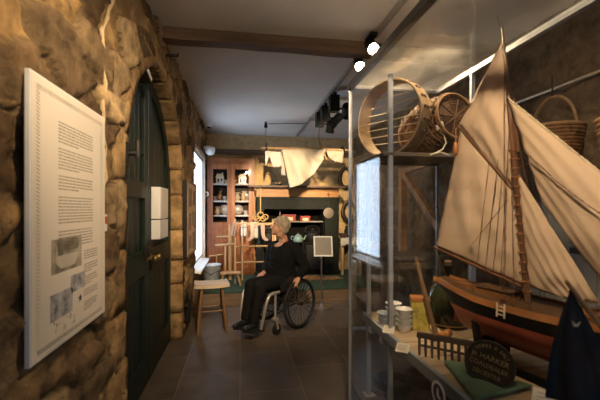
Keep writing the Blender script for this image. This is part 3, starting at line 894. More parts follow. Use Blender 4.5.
# the teapot stands on an iron trivet bridging the fire
tv = thing('iron_trivet', 'black iron trivet over the fire carrying the teal teapot', 'trivet', at_f(.72, .14, .48))
MB().bb(-.22, .18, -.08, .06, .12, .138).build('plate', iron, tv, smooth=False, bevel=.003)
for (x, y) in ((-.2, -.06), (.16, -.06), (-.2, .04), (.16, .04)):
    MB().tube([(x, y, .0 if y < 0 else -.19), (x, y, .12)], .007, 6).build('leg', iron, tv)
bp_ = thing('cooking_pot', 'large black iron cooking pot with lid on the right hob of the range', 'pot', at_f(1.09, .22, .62))
MB().lathe([(.0, 0), (.12, 0), (.15, .05), (.15, .16), (.16, .17), (.14, .17), (.0, .03)], n=26, cap=False).build('pot_body', iron, bp_)
MB().lathe([(.158, .172), (.12, .20), (.03, .215), (.02, .24), (.004, .245)], n=24).build('lid', iron, bp_)
MB().tube([(-.15, 0, .16), (-.13, 0, .27), (0, 0, .31), (.13, 0, .27), (.15, 0, .16)], .006, 8).build('bail_handle', iron, bp_)
kt = thing('iron_kettle', 'black iron kettle on the left hob of the range behind the seated person', 'kettle', at_f(.33, .2, .62))
MB().lathe([(.0, 0), (.10, 0), (.12, .05), (.10, .12), (.04, .16), (.02, .18), (.004, .19)], n=22).build('body', iron, kt)
MB().tube([(-.10, 0, .08), (-.15, 0, .12), (-.17, 0, .16)], [.018, .012, .010], 8).build('spout', iron, kt)
MB().tube([(-.08, 0, .13), (-.06, 0, .22), (.06, 0, .22), (.08, 0, .13)], .007, 8).build('handle', iron, kt)
pn = thing('saucepan', 'small black saucepan low on the hearth beside the sign stand', 'saucepan', (1.12, 6.36, DECK))
MB().lathe([(.0, 0), (.09, 0), (.10, .10), (.095, .10), (.085, .01), (.0, .008)], n=20, cap=False).build('pan', iron, pn)
MB().tube([(-.1, 0, .085), (-.22, -.02, .11)], .009, 8).build('handle', iron, pn)
straw_m = mat('straw_and_kindling', (.36, .20, .09), .9, var=.4, scale=30)
sw = MB(); rs = random.Random(9)
for k in range(160):
    x = rs.uniform(-.55, .55); y = rs.uniform(-.12, .10); a = rs.uniform(0, PI); l_ = rs.uniform(.03, .11); z = .012 + rs.random() * .05 * (1 - abs(x) * 1.4)
    sw.beam((x - l_ * math.cos(a), y - l_ * math.sin(a) * .5, z), (x + l_ * math.cos(a), y + l_ * math.sin(a) * .5, z + rs.uniform(-.004, .02)), .010, .010)
sw.bb(-.45, .45, -.08, .08, 0, .02)
tag(sw.build('kindling', straw_m, loc=(1.20, 6.14, DECK)), 'loose brown straw and kindling spread on the hearth behind the sign stand', 'kindling', kind='stuff')
# skimmer on the right pilaster
steel = mat('dull_steel', (.17, .14, .115), .6, .5, var=.1)
sk = thing('skimmer', 'round perforated metal skimmer hanging on the right side of the range', 'skimmer', (atY(328.5, 213, FY - .03)))
MB().lathe([(.0, .004), (.06, .002), (.095, -.006), (.10, .004), (.06, .010), (.0, .012)], (0, 0, 0), (0, -1, 0), 30, cap=False).build('disc', steel, sk)
MB().beam((0, .0, .095), (0, .0, .34), .014, .006).ring((0, 0, .36), .018, .004, (0, 1, 0), 14, 6).build('handle', iron, sk)
# flat iron and beater on the mantel
fi = thing('flat_iron', 'black flat iron on the mantel shelf under the hanging sheets', 'flat iron', atY(275, 186, FY - .04))
fi.location.z = DECK + 1.675
MB().prism([(-.10, -.04), (.05, -.045), (.12, 0), (.05, .045), (-.10, .04)], (0, 0, 0), (1, 0, 0), (0, 1, 0), (0, 0, .035)).build('sole', iron, fi, bevel=.004)
MB().tube([(-.07, 0, .035), (-.07, 0, .085), (.05, 0, .085), (.05, 0, .035)], .009, 8).build('handle', iron, fi)
cane = mat('golden_cane', (.45, .28, .09), .45, var=.15)
cbm = thing('carpet_beater', 'golden cane carpet beater with looped head hanging from the mantel beside the cabinet', 'carpet beater', atY(260.5, 217, 6.34))
hd = MB()
for (cx, cz, rx, rz_) in ((-.085, .0, .05, .045), (.085, .0, .05, .045), (0, .03, .05, .06), (-.045, -.03, .045, .045), (.045, -.03, .045, .045)):
    hd.tube([(cx + rx * math.cos(t * PI / 10), .004 * math.sin(t), cz + rz_ * math.sin(t * PI / 10)) for t in range(20)], .009, 8, closed=True)
hd.build('looped_head', cane, cbm)
MB().tube([(0, 0, .06), (0, 0, .2), (0, 0, .52)], [.011, .010, .012], 8).build('handle', cane, cbm)
MB().tube([(0, 0, .50), (0, .01, .535), (0, .055, .54)], .004, 6).build('hanging_hook', iron, cbm)

# ------------------------------------------------------------------ ceiling airer with washing
airer_w = wood('airer_wood', (.40, .25, .12), .6, axis='x')
AY, AZ = 5.95, 2.455
ar = thing('ceiling_airer', 'wooden ceiling airer of long rails hung by cords above the fireplace', 'airer', (1.05, AY, AZ))
for (y, z) in ((-.10, 0), (.02, .03), (.12, .0), (.2, .05)):
    MB().tube([(-.70, y, z), (.78, y, z)], .013, 8).build('rail', airer_w, ar)
for x in (-.62, .70):
    MB().bb(x - .012, x + .012, -.14, .24, -.03, .075).build('end_bracket', iron, ar, smooth=False, bevel=.006)
MB().tube([(-.62, .05, .07), (-.62, .05, ZC - AZ - .05)], .006, 6).build('cord', cane, ar)
MB().tube([(.36, .05, .04), (.30, .0, .13), (.28, -.0, .22), (.30, .0, ZC - AZ - .02)], [.014, .016, .008, .006], 8).tube([(.36, -.1, .03), (.34, -.12, -.06), (.40, -.12, -.18)], [.014, .018, .006], 8).build('tied_cord', cane, ar)
pul = thing('airer_pulley', 'small black pulley on the ceiling above the airer cord', 'pulley', (.43, AY + .05, ZC))
MB().bb(-.02, .02, -.02, .02, -.07, 0).build('bracket', iron, pul, bevel=.003)
MB().lathe([(.03, -.01), (.022, 0), (.03, .01)], (0, 0, -.075), (0, 1, 0), 16).build('wheel', iron, pul)
cdt = tag(MB().tube([(.45, AY + .05, ZC - .035), (1.12, AY - .1, ZC - .03)], .007, 6).build('cord_line', steel), 'thin cord running along the ceiling from pulley to light track', 'cord')

linen = mat('cream_linen', (.42, .37, .29), .9, var=.04, bump=.15, bscale=120, trans=.12)
linen_w = mat('white_linen', (.48, .45, .40), .9, var=.04, bump=.15, bscale=120, trans=.12)
def px_cloth(name, top, bot, y0, fold, label, group=None, nu=40, nv=26, m=linen, hang=True, cat='cloth', waves=4.0):
    """cloth hung from its top edge; outline measured on the picture plane y0 metres into the room"""
    def fn(a, b):
        def lerp(pts):
            k = a * (len(pts) - 1); i = min(int(k), len(pts) - 2); f = k - i
            return (pts[i][0] * (1 - f) + pts[i + 1][0] * f, pts[i][1] * (1 - f) + pts[i + 1][1] * f)
        t, bt = lerp(top), lerp(bot)
        u = t[0] * (1 - b) + bt[0] * b; v = t[1] * (1 - b) + bt[1] * b
        p = atY(u, v, y0)
        dy = fold * (math.sin(a * waves * PI + b * 2.2) * (.35 + .65 * b) + .4 * math.sin(a * waves * 2.3 * PI - b * 3))
        return (p.x, y0 + dy * min(1, b * 3 + .1) - .018, p.z)
    o = MB().grid(fn, nu, nv, .003).build(name, m, ang=180)
    return tag(o, label, cat, group)
y_sheet = AY - .12
sheet = px_cloth('hanging_sheet', [(281.5, 149.5), (295, 149.5), (310, 149.7), (325.5, 150)], [(290, 188), (300, 185), (313, 175), (321, 163), (325, 152)], y_sheet, .05,
         'large cream sheet draped in a swag from the ceiling airer', 'washing on the airer', waves=3.5)
px_cloth('hanging_cloth', [(265, 151), (270, 151)], [(265.5, 166), (269, 157)], AY - .11, .01, 'narrow white cloth strip at the left end of the airer', 'washing on the airer', 10, 14, linen_w)
px_cloth('hanging_cloth', [(267.5, 151.5), (279.5, 152)], [(273.5, 167.5), (282, 166)], AY - .12, .012, 'short white hemmed cloth on the airer left of the large sheet', 'washing on the airer', 16, 14, linen_w)
px_cloth('hanging_cloth', [(326, 150.5), (343.5, 151.5)], [(328, 157), (334, 161.5), (343, 163)], AY - .12, .012, 'small cream cloth at the right end of the airer', 'washing on the airer', 16, 12)
px_cloth('hanging_cloth', [(279.5, 151.5), (284, 151.5)], [(281.5, 175), (286, 176)], AY + .13, .01, 'grey cloth strip hanging behind the large sheet', 'washing on the airer', 8, 14, mat('grey_linen', (.42, .38, .33), .9))

# ------------------------------------------------------------------ clothes horse, post stand, bucket, stool
pine = wood('pale_pine', (.44, .27, .125), .55, axis='z')
chx = thing('clothes_horse', 'pale wooden clothes horse with rails standing on the platform behind the seated person', 'clothes horse', (.25, 6.05, DECK))
for i, (x, y) in enumerate(((-.33, -.02), (-.21, .22), (.30, -.02), (.36, .20))):
    MB().bb(x - .014, x + .014, y - .014, y + .014, 0, 1.05 if i != 1 else 1.02).lathe([(.014, 0), (.017, .012), (.010, .03)], (x, y, 1.05 if i != 1 else 1.02), (0, 0, 1), 10).build('post', pine, chx, smooth=False, bevel=.003)
for z in (1.0, .62, .35):
    MB().tube([(-.33, -.02, z), (.30, -.02, z)], .012, 8).build('rail', pine, chx)
    MB().tube([(-.21, .22, z - .03), (.36, .20, z - .03)], .012, 8).build('rail', pine, chx)
    MB().tube([(-.33, -.02, z), (-.21, .22, z - .03)], .009, 8).tube([(.30, -.02, z), (.36, .2, z - .03)], .009, 8).build('side_rail', pine, chx)
def sock(x, z, mirror, m, label):
    o = MB()
    o.tube([(0, 0, .0), (0, -.004, -.06), (.002 * mirror, -.004, -.17), (.015 * mirror, -.004, -.235), (.05 * mirror, -.004, -.27), (.085 * mirror, -.004, -.285)],
           [.034, .036, .032, .030, .028, .016], 12)
    for i, v in enumerate(o.v): o.v[i] = (v[0], v[1] * .35, v[2])
    ob = o.build('woollen_sock', m, loc=(.25 + x, 6.005, DECK + z))
    return tag(ob, label, 'sock', 'socks drying on the clothes horse')
sock_m = mat('cream_wool', (.42, .33, .26), .95, var=.1, bump=.4, bscale=150)
sock(-.04, 1.0, -1, sock_m, 'cream woollen sock on the clothes horse, left of the pair')
sock(.13, 1.0, 1, mat('pink_grey_wool', (.36, .26, .21), .95, var=.1, bump=.4, bscale=150), 'pinkish woollen sock on the clothes horse nearest the carpet beater')
px_cloth('drying_cloth', [(233, 222), (238, 222)], [(231, 235), (236, 237)], 6.01, .008, 'small pinkish cloth at the left end of the clothes horse', 'cloths on the clothes horse', 10, 12, mat('pink_linen', (.40, .26, .19), .9))
px_cloth('drying_cloth', [(240.5, 222), (247, 222)], [(241, 236), (247, 236)], 6.275, .008, 'white square cloth on the rear rail of the clothes horse', 'cloths on the clothes horse', 12, 12, linen_w)
px_cloth('drying_cloth', [(250.5, 222), (258, 222)], [(251, 237), (258, 238)], 6.275, .008, 'white square cloth on the rear rail near the carpet beater', 'cloths on the clothes horse', 12, 12, linen_w)

ps = thing('dolly_stand', 'wooden upright post on a small trestle with side pegs beside the bucket', 'wooden stand', (-.16, 5.86, DECK))
MB().bb(-.022, .022, -.02, .02, .10, .97).lathe([(.018, 0), (.022, .015), (.012, .03)], (0, 0, .97), (0, 0, 1), 10).build('post', pine, ps, bevel=.004)
MB().bb(-.085, -.06, -.012, .012, .2, .66).build('side_post', pine, ps, bevel=.003)
MB().tube([(-.21, 0, .80), (.0, 0, .80)], .012, 8).build('peg', pine, ps)
MB().tube([(-.24, -.02, .66), (.06, -.02, .68)], .017, 8).build('peg', pine, ps)
MB().bb(-.15, .17, -.09, .09, .20, .225).build('trestle_top', pine, ps, bevel=.004)
for (x, y) in ((-.13, -.07), (.15, -.07), (-.13, .07), (.15, .07)):
    MB().beam((x * .8, y * .8, .20), (x * 1.15, y * 1.15, 0.008), .022, .022).build('leg', pine, ps, smooth=False)
bar_m = tag(MB().tube([(-.55, 6.55, DECK + .40), (-.30, 6.60, DECK + .42)], .012, 8).tube([(-.42, 6.58, DECK), (-.42, 6.58, DECK + .41)], .010, 8).build('washing_dolly', pine), 'short pale wooden washing dolly standing behind the bucket', 'dolly')
galv = mat('galvanised_steel', (.48, .53, .58), .5, .5, var=.15, scale=14)
bk = thing('galvanised_bucket', 'grey galvanised bucket on the platform under the window', 'bucket', (-.455, 5.95, DECK))
MB().lathe([(.0, .012), (.10, .012), (.10, 0), (.105, .0), (.145, .33), (.150, .34), (.144, .34), (.098, .02), (.0, .02)], n=28, cap=False).build('pail', galv, bk)
MB().ring((0, 0, .335), .148, .006, (0, 0, 1), 28, 6).ring((0, 0, .2), .134, .004, (0, 0, 1), 28, 6).build('rim_bands', galv, bk)
MB().tube([(-.15, 0, .32), (-.16, -.06, .27), (0, -.165, .20), (.16, -.06, .27), (.15, 0, .32)], .005, 8).build('bail_handle', iron, bk)

stool_w = wood('worn_brown_stool', (.22, .115, .05), .5, axis='z')
seat_w = wood('pale_worn_seat', (.58, .46, .33), .55, axis='x')
stl = thing('wooden_stool', 'worn wooden stool with a pale seat beside the person in the wheelchair', 'stool', (-.335, 4.36, 0), R(8))
MB().grid(lambda a, b: (-.20 + .40 * a, -.15 + .30 * b, .530 + .012 * (2 * a - 1) ** 2), 12, 6, -.038).build('seat', seat_w, stl, bevel=.0)
LG = {}
for sx in (-1, 1):
    for sy in (-1, 1):
        t_, b_ = Vector((sx * .115, sy * .09, .515)), Vector((sx * .165, sy * .14, .002))
        LG[sx, sy] = (t_, b_)
        MB().tube([t_, t_.lerp(b_, .4), t_.lerp(b_, .55), b_], [.017, .023, .023, .015], 10).build('leg', stool_w, stl)
for sy in (-1, 1):
    MB().tube([LG[-1, sy][0].lerp(LG[-1, sy][1], .5), LG[1, sy][0].lerp(LG[1, sy][1], .5)], .010, 8).build('rung', stool_w, stl)
for sx in (-1, 1):
    MB().tube([LG[sx, -1][0].lerp(LG[sx, -1][1], .72), LG[sx, 1][0].lerp(LG[sx, 1][1], .72)], .010, 8).build('rung', stool_w, stl)

# ------------------------------------------------------------------ sign stand
chrome = mat('brushed_chrome', (.70, .66, .60), .28, 1.0, var=.05)
ss = thing('sign_stand', 'metal floor stand holding a white framed notice in front of the platform', 'sign stand', (1.19, 5.13, 0))
MB().lathe([(.0, 0), (.155, 0), (.155, .010), (.13, .018), (.03, .03), (.02, .04)], n=32).build('base', chrome, ss)
MB().tube([(0, 0, .03), (0, 0, .76)], .012, 12).build('pole', chrome, ss)
tiltm = Euler((R(-22), 0, R(-8))).to_matrix().to_4x4(); tiltm.translation = Vector((.02, -.02, .90))
MB().box((0, 0, 0), (.28, .014, .31)).xf(tiltm).build('frame', white_paint, ss, smooth=False, bevel=.003)
MB().box((0, -.008, 0), (.235, .004, .265)).xf(tiltm).build('notice', mat('grey_notice', (.24, .22, .20), .5, var=.08), ss, smooth=False)
tl_ = MB(); rr = random.Random(5)
for k in range(15):
    x = -.10
    while x < .09:
        w = min(rr.uniform(.01, .03), .10 - x)
        tl_.box((x + w / 2, -.0105, .115 - k * .0155), (w, .001, .005)); x += w + .006
tl_.xf(tiltm).build('printed_text', ink, ss, smooth=False)
MB().tube([(0, .0, .74), (.005, .004, .80), (.02, -.0, .86)], .014, 8).build('bracket', chrome, ss)

# ------------------------------------------------------------------ right of the fireplace: collars and a small table
leather = mat('black_leather', (.022, .016, .012), .5, var=.3)
for (u, v, lab) in ((346, 178, 'upper black leather horse collar hanging on the back wall right of the fireplace'), (349, 211, 'lower black leather horse collar hanging on the back wall right of the fireplace')):
    p = atY(u, v, YB - .09)
    hc = thing('horse_collar', lab, 'horse collar', p, 0, 'horse collars on the back wall')
    MB().tube([(.13 * math.sin(t * PI / 14) * (1 - .12 * math.cos(t * PI / 14)), 0, .20 * math.cos(t * PI / 14)) for t in range(28)], [.034 + .012 * (1 - math.cos(t * PI / 14)) / 2 for t in range(28)], 10, closed=True).build('padded_ring', leather, hc)
    MB().tube([(.15 * math.sin(t * PI / 14) * (1 - .12 * math.cos(t * PI / 14)), -.03, .215 * math.cos(t * PI / 14)) for t in range(28)], .008, 6, closed=True).build('hame', brass, hc)
    MB().tube([(0, .0, .20), (0, .03, .26), (0, .08, .27)], .008, 6).build('hook', iron, hc)
st_ = thing('side_table', 'small wooden side table with a white cloth at the right of the fireplace', 'table', (2.08, 6.68, DECK))
MB().bb(-.20, .22, -.22, .22, .66, .69).build('tabletop', pine, st_, smooth=False, bevel=.003)
for sx in (-.17, .19):
    for sy in (-.19, .19):
        MB().bb(sx - .02, sx + .02, sy - .02, sy + .02, 0, .66).build('leg', pine, st_, smooth=False, bevel=.003)
MB().bb(-.17, .19, -.20, -.17, .58, .66).bb(-.17, .19, .17, .20, .58, .66).build('apron', pine, st_, smooth=False)
def tcl(a, b):
    y = -.236 + .47 * b; x = -.215 + .45 * a
    return (x, y, .694 + .002 * math.sin(a * 20))
def tcl2(a, b):
    x = -.215 + .45 * a
    return (x, -.238 - .006 * math.sin(a * 25) * b, .695 - .13 * b - .02 * b * math.sin(a * 18))
tcm = MB().grid(tcl, 20, 8, .003).grid(tcl2, 30, 8, .003).build('tablecloth', linen_w, loc=(2.08, 6.68, DECK))
tag(tcm, 'white cloth over the small side table right of the fireplace', 'tablecloth')
bw = thing('wash_bowl', 'dark brown bowl on the white cloth of the side table', 'bowl', (1.96, 6.60, DECK + .697))
MB().lathe([(.0, .0), (.05, 0), (.10, .07), (.105, .075), (.095, .072), (.045, .012), (.0, .01)], n=24, cap=False).build('bowl_body', mat('brown_glaze', (.10, .045, .025), .3), bw)
MB().ring((0, 0, .076), .101, .005, (0, 0, 1), 24, 6).build('rim', leather, bw)
jg = thing('milk_churn', 'dark metal jug behind the bowl on the side table', 'jug', (2.10, 6.76, DECK + .697))
MB().lathe([(.0, 0), (.07, 0), (.075, .12), (.045, .18), (.05, .22), (.045, .22), (.0, .1)], n=20, cap=False).build('body', iron, jg)
MB().tube([(.045, 0, .2), (.1, 0, .18), (.1, 0, .08), (.07, 0, .05)], .008, 8).build('handle', iron, jg)
# ================================================================== WHEELCHAIR AND PERSON
WCO = Vector((.535, 4.46, 0)); WCR = math.atan2(-.665, -.747)
black_tyre = mat('black_rubber', (.014, .014, .014), .7)
silver = mat('silver_tube', (.62, .58, .52), .32, .6, var=.04)
blackm = mat('black_frame_paint', (.02, .02, .022), .35)
blackf = mat('black_nylon', (.018, .018, .02), .85, bump=.2)
wc = thing('wheelchair', 'black and silver manual wheelchair with large spoked wheels on the stone floor', 'wheelchair', WCO, WCR)
RW = .302
for s in (-1, 1):
    y = .275 * s
    w = MB().ring((0, y, RW), RW - .014, .014, (0, 1, 0), 56, 8).build('wheel', black_tyre, wc)
    plabel(MB().ring((0, y, RW), RW - .036, .010, (0, 1, 0), 48, 6).build('rim', blackm, w), 'wheel rim')
    MB().ring((0, y + s * .035, RW), RW - .045, .008, (0, 1, 0), 48, 8).build('pushrim', blackm, w)
    MB().lathe([(.022, -.035), (.028, -.03), (.028, -.02), (.016, -.015), (.016, .015), (.028, .02), (.028, .03), (.022, .035)], (0, y, RW), (0, 1, 0), 18).build('hub', blackm, w)
    for k in range(24):
        a = 2 * PI * k / 24
        b = a + (.22 if k % 2 else -.22)
        hub = Vector((.026 * math.cos(b), y + (.02 if k % 4 < 2 else -.02), RW + .026 * math.sin(b)))
        rim = Vector(((RW - .04) * math.cos(a), y, RW + (RW - .04) * math.sin(a)))
        MB().tube([hub, rim], .0016, 5).build('spoke', silver, w)
    for k in range(3):
        a = .6 + 2 * PI * k / 3
        MB().tube([((RW - .045) * math.cos(a), y + s * .035, RW + (RW - .045) * math.sin(a)), ((RW - .036) * math.cos(a), y + s * .006, RW + (RW - .036) * math.sin(a))], .004, 6).build('pushrim_bracket', blackm, w)
MB().tube([(0, -.26, RW), (0, .26, RW)], .014, 12).build('axle', blackm, wc)
for s in (-1, 1):
    y = .205 * s
    f = MB()
    f.tube([(-.06, y, .86), (-.05, y, .70), (-.03, y, .46), (-.02, y, .30)], .012, 10)
    f.tube([(-.03, y, .47), (.20, y, .48), (.34, y, .485)], .012, 10)
    f.tube([(-.02, y, .30), (.18, y, .27), (.36, y, .24)], .012, 10)
    f.tube([(-.06, y, .86), (-.10, y, .885), (-.16, y, .885)], .013, 10)
    f.build('side_frame', blackm, wc)
    pts = [(.30, y, .484), (.40, y, .486), (.455, y * 1.0, .475), (.49, y * .98, .43), (.515, y * .94, .34), (.535, y * .88, .22), (.555, y * .8, .11)]
    MB().tube(pts, .0175, 12).build('leg_hanger', silver, wc)
    MB().tube([(.36, y, .486), (.365, y, .36), (.365, y, .20)], .013, 10).build('front_upright', silver, wc)
    cs = MB().bb(.335, .395, y - .03, y + .03, .175, .20)
    cs.beam((.365, y - .026, .18), (.345, y - .026, .07), .008, .03).beam((.365, y + .026, .18), (.345, y + .026, .07), .008, .03)
    c_ = cs.build('caster_fork', silver, wc, smooth=False, bevel=.002)
    MB().lathe([(.02, -.016), (.058, -.016), (.066, -.008), (.066, .008), (.058, .016), (.02, .016)], (.34, y, .067), (0, 1, 0), 24).build('caster_wheel', black_tyre, c_)
    sg = MB().grid(lambda a, b: (-.0 + .30 * a, y + s * .022, .49 + .17 * b * (1 - .55 * a ** 2)), 10, 4, .006)
    sg.build('side_guard', blackm, wc)
MB().tube([(.36, -.205, .26), (.36, .205, .26)], .011, 8).tube([(-.02, -.2, .46), (.30, .2, .28)], .010, 8).tube([(-.02, .2, .46), (.30, -.2, .28)], .010, 8).build('cross_brace', blackm, wc)
MB().grid(lambda a, b: (-.03 + .40 * a, -.195 + .39 * b, .487 - .008 * math.sin(PI * b)), 6, 8, .012).build('seat_sling', blackf, wc)
MB().grid(lambda a, b: (-.045 - .012 * a - .02 * math.sin(PI * b), -.195 + .39 * b, .50 + .34 * a), 6, 8, .012).build('back_sling', blackf, wc)
MB().box((.60, 0, .095), (.20, .34, .014), (0, R(-8), 0)).build('footplate', blackm, wc, smooth=False, bevel=.004)
for s in (-1, 1):
    MB().tube([(-.13, s * .205, .885), (-.22, s * .205, .885)], .018, 10).build('push_handle', black_tyre, wc)

# ---- person (local frame: +x forward, +y her left)
skin = mat('skin', (.56, .30, .19), .5, var=.06, scale=20, bump=.08, bscale=80)
HM = Matrix.Rotation(R(-42), 4, 'Z') @ Matrix.Rotation(R(-13), 4, 'Y')
HM.translation = Vector((.055, -.005, 1.225))
def H(p): return HM @ Vector(p)
body = MB()
n0 = 0
def headpart(fn):
    st_i = len(body.v); fn(); body.xf(HM, st_i)
def head():
    body.ell((-.015, 0, .035), (.092, .072, .090), n=24, m=16)      # skull
    body.ell((.03, 0, -.035), (.058, .056, .076), n=20, m=12)       # face
    body.ell((.062, 0, -.092), (.022, .026, .020), n=14, m=10)      # chin
    body.ell((.068, 0, .024), (.018, .046, .012), n=14, m=8)        # brow
    body.cap((.080, 0, .012), .009, (.110, 0, -.024), .011)         # nose
    body.ell((.100, .010, -.029), (.011, .007, .008), n=10, m=6); body.ell((.100, -.010, -.029), (.011, .007, .008), n=10, m=6)
    body.ell((.082, 0, -.054), (.011, .021, .0065), n=12, m=8)      # lips
    body.ell((.080, 0, -.066), (.011, .018, .0065), n=12, m=8)
    for s in (-1, 1):
        body.ell((.050, s * .034, -.018), (.022, .018, .018), n=12, m=8)       # cheeks
        body.ell((-.008, s * .076, -.012), (.020, .008, .030), n=12, m=8)      # ears
        body.ell((-.012, s * .074, -.045), (.008, .012, .010), n=8, m=6)
headpart(head)
NB = Vector((-.01, 0, 1.045))
body.tube([H((-.03, 0, -.04)), H((-.022, 0, -.085)), Vector((.005, 0, 1.10)), NB, Vector((-.02, 0, 1.0))], [.056, .054, .053, .060, .075], 16)
# torso
SPINE = [((.0, 0, .50), .135, .17), ((.0, 0, .60), .125, .155), ((.01, 0, .72), .115, .145), ((.015, 0, .84), .115, .155), ((.0, 0, .93), .105, .165), ((-.01, 0, .99), .08, .14), ((-.01, 0, 1.03), .05, .08)]
def ell_tube(mb, spec, n=20):
    vs = []; fs = []
    for (c, rx, ry) in spec:
        for k in range(n):
            t = 2 * PI * k / n
            vs.append((c[0] + rx * math.cos(t), c[1] + ry * math.sin(t), c[2]))
    for i in range(len(spec) - 1):
        for k in range(n):
            l = (k + 1) % n
            fs.append((i * n + k, i * n + l, (i + 1) * n + l, (i + 1) * n + k))
    fs.append(tuple(range(n - 1, -1, -1))); fs.append(tuple((len(spec) - 1) * n + k for k in range(n)))
    mb.add(vs, fs)
ell_tube(body, SPINE)
J = {}
J['shL'], J['elL'], J['wrL'] = Vector((-.02, .175, .965)), Vector((-.09, .285, .735)), Vector((.035, .285, .625))
J['shR'], J['elR'], J['wrR'] = Vector((-.02, -.175, .965)), Vector((-.02, -.265, .735)), Vector((.20, -.14, .655))
J['hiL'], J['knL'], J['anL'] = Vector((.06, .085, .555)), Vector((.475, .085, .565)), Vector((.57, .075, .175))
J['hiR'], J['knR'], J['anR'] = Vector((.06, -.085, .555)), Vector((.475, -.08, .565)), Vector((.56, -.085, .175))
for s in 'LR':
    body.cap(J['sh' + s], .056, J['el' + s], .040); body.cap(J['el' + s], .040, J['wr' + s], .027)
    body.cap(J['hi' + s], .088, J['kn' + s], .058); body.cap(J['kn' + s], .056, J['an' + s], .037)
    sy = 1 if s == 'L' else -1
    a = J['an' + s]
    body.cap(a + Vector((-.02, 0, -.03)), .032, a + Vector((.12, .01 * sy, -.045)), .028)
def hand(w, d, pn, side, curl):
    """palm from wrist w along d, palm normal pn, five separate fingers"""
    d = d.normalized(); pn = (pn - d * pn.dot(d)).normalized(); sdir = d.cross(pn) * side
    base = w + d * .02
    body.cap(w, .025, base, .026)
    for i in range(4):      # palm built from four metacarpals
        o = (i - 1.5) * .018
        body.cap(base + sdir * o * .8, .015, w + d * .085 + sdir * o, .0115)
    ln = [.036, .042, .039, .030]
    for i in range(4):
        o = (i - 1.5) * .0185
        p = w + d * .088 + sdir * o
        ang = .25 + curl * .3
        for seg, L_ in enumerate((ln[i], ln[i] * .72, ln[i] * .55)):
            dd = d * math.cos(ang) + pn * math.sin(ang) + sdir * (i - 1.5) * .06
            q = p + dd * L_
            body.cap(p, .0088 - seg * .0008, q, .0080 - seg * .0008, 10)
            p = q; ang += curl * (.75 - .1 * i * 0 + .08 * i)
    p = base + sdir * -.022 + pn * .004
    for L_, r_, k in ((.038, .012, .9), (.030, .0095, .5), (.024, .0085, .2)):
        dd = (d * (1.1 - k * .3) - sdir * k + pn * .45).normalized()
        q = p + dd * L_
        body.cap(p, r_, q, r_ - .0012, 10); p = q
hand(J['wrL'], Vector((.75, .02, -.65)), Vector((-.55, -.15, -.8)), 1, 1.0)
hand(J['wrR'], Vector((.9, .35, -.05)), Vector((.05, .05, -1)), 1, .45)
person = baked(body, 'person', skin, None, .005, 6)
person.location = WCO; person.rotation_euler = (0, 0, WCR)
tag(person, 'seated person with short grey-blonde hair and black clothes looking up towards the left', 'person')

# eyes and brows
eye_w = mat('eye_white', (.75, .72, .68), .2); iris_m = mat('iris_dark', (.05, .035, .025), .15)
lipm = mat('lips', (.45, .17, .13), .45)
for s in (-1, 1):
    e = MB().ell((.0685, s * .031, .003), (.0115, .013, .009), n=14, m=10).xf(HM).build('eye', eye_w, person)
    MB().ell((.0785, s * .031, .004), (.0026, .0052, .0052), n=12, m=8).xf(HM).build('iris', iris_m, e)
    MB().tube([(.083, s * .014, .028), (.082, s * .034, .034), (.064, s * .056, .026)], [.003, .004, .002], 8).xf(HM).build('eyebrow', mat('grey_brow', (.30, .24, .18), .8), person)
MB().ell((.0905, 0, -.054), (.0045, .019, .0042), n=14, m=8).ell((.0885, 0, -.0645), (.0045, .016, .0046), n=14, m=8).xf(HM).build('lips', lipm, person)
# hair: short cropped, swept cap with locks
hair_m = mat('grey_blonde_hair', (.36, .29, .21), .5, var=.35, scale=40, stretch=(1, 1, .3), bump=.6, bscale=120, sheen=.3)
hb = MB()
hb.ell((-.022, 0, .045), (.100, .084, .094), n=28, m=18)
hb.ell((-.060, 0, -.015), (.060, .072, .070), n=20, m=14)
rh = random.Random(11)
for k in range(150):
    t = rh.uniform(-PI, PI); p = rh.uniform(.05, 1.9)
    x, y, z = math.sin(p) * math.cos(t), math.sin(p) * math.sin(t), math.cos(p)
    if x > .25 and p > 1.15: continue
    if p > 1.5 and x > -.1: continue
    c = Vector((-.022 + .098 * x, .082 * y, .045 + .092 * z))
    dr_ = Vector((-.35 * x - .2 + .5 * (x > .3), .8 * y, -.5 - .4 * (1 - z))) + Vector((rh.uniform(-.4, .4), rh.uniform(-.4, .4), 0))
    dr_ = (dr_ - Vector((x, y, z)) * dr_.dot(Vector((x, y, z)))).normalized()
    hb.cap(c, .011, c + dr_ * .035 + Vector((x, y, z)) * .003, .005, 7)
def cut_hair(bm):
    inv = HM.inverted()
    kill = []
    for v in bm.verts:
        q = inv @ v.co
        if (q.x > .040 and q.z < .062 - .25 * abs(q.y)) or (q.x > .0 and q.z < -.002) or q.z < -.085:
            kill.append(v)
    bmesh.ops.delete(bm, geom=kill, context='VERTS')
hb.xf(HM)
baked(hb, 'hair', hair_m, person, .005, 2, cut_hair)

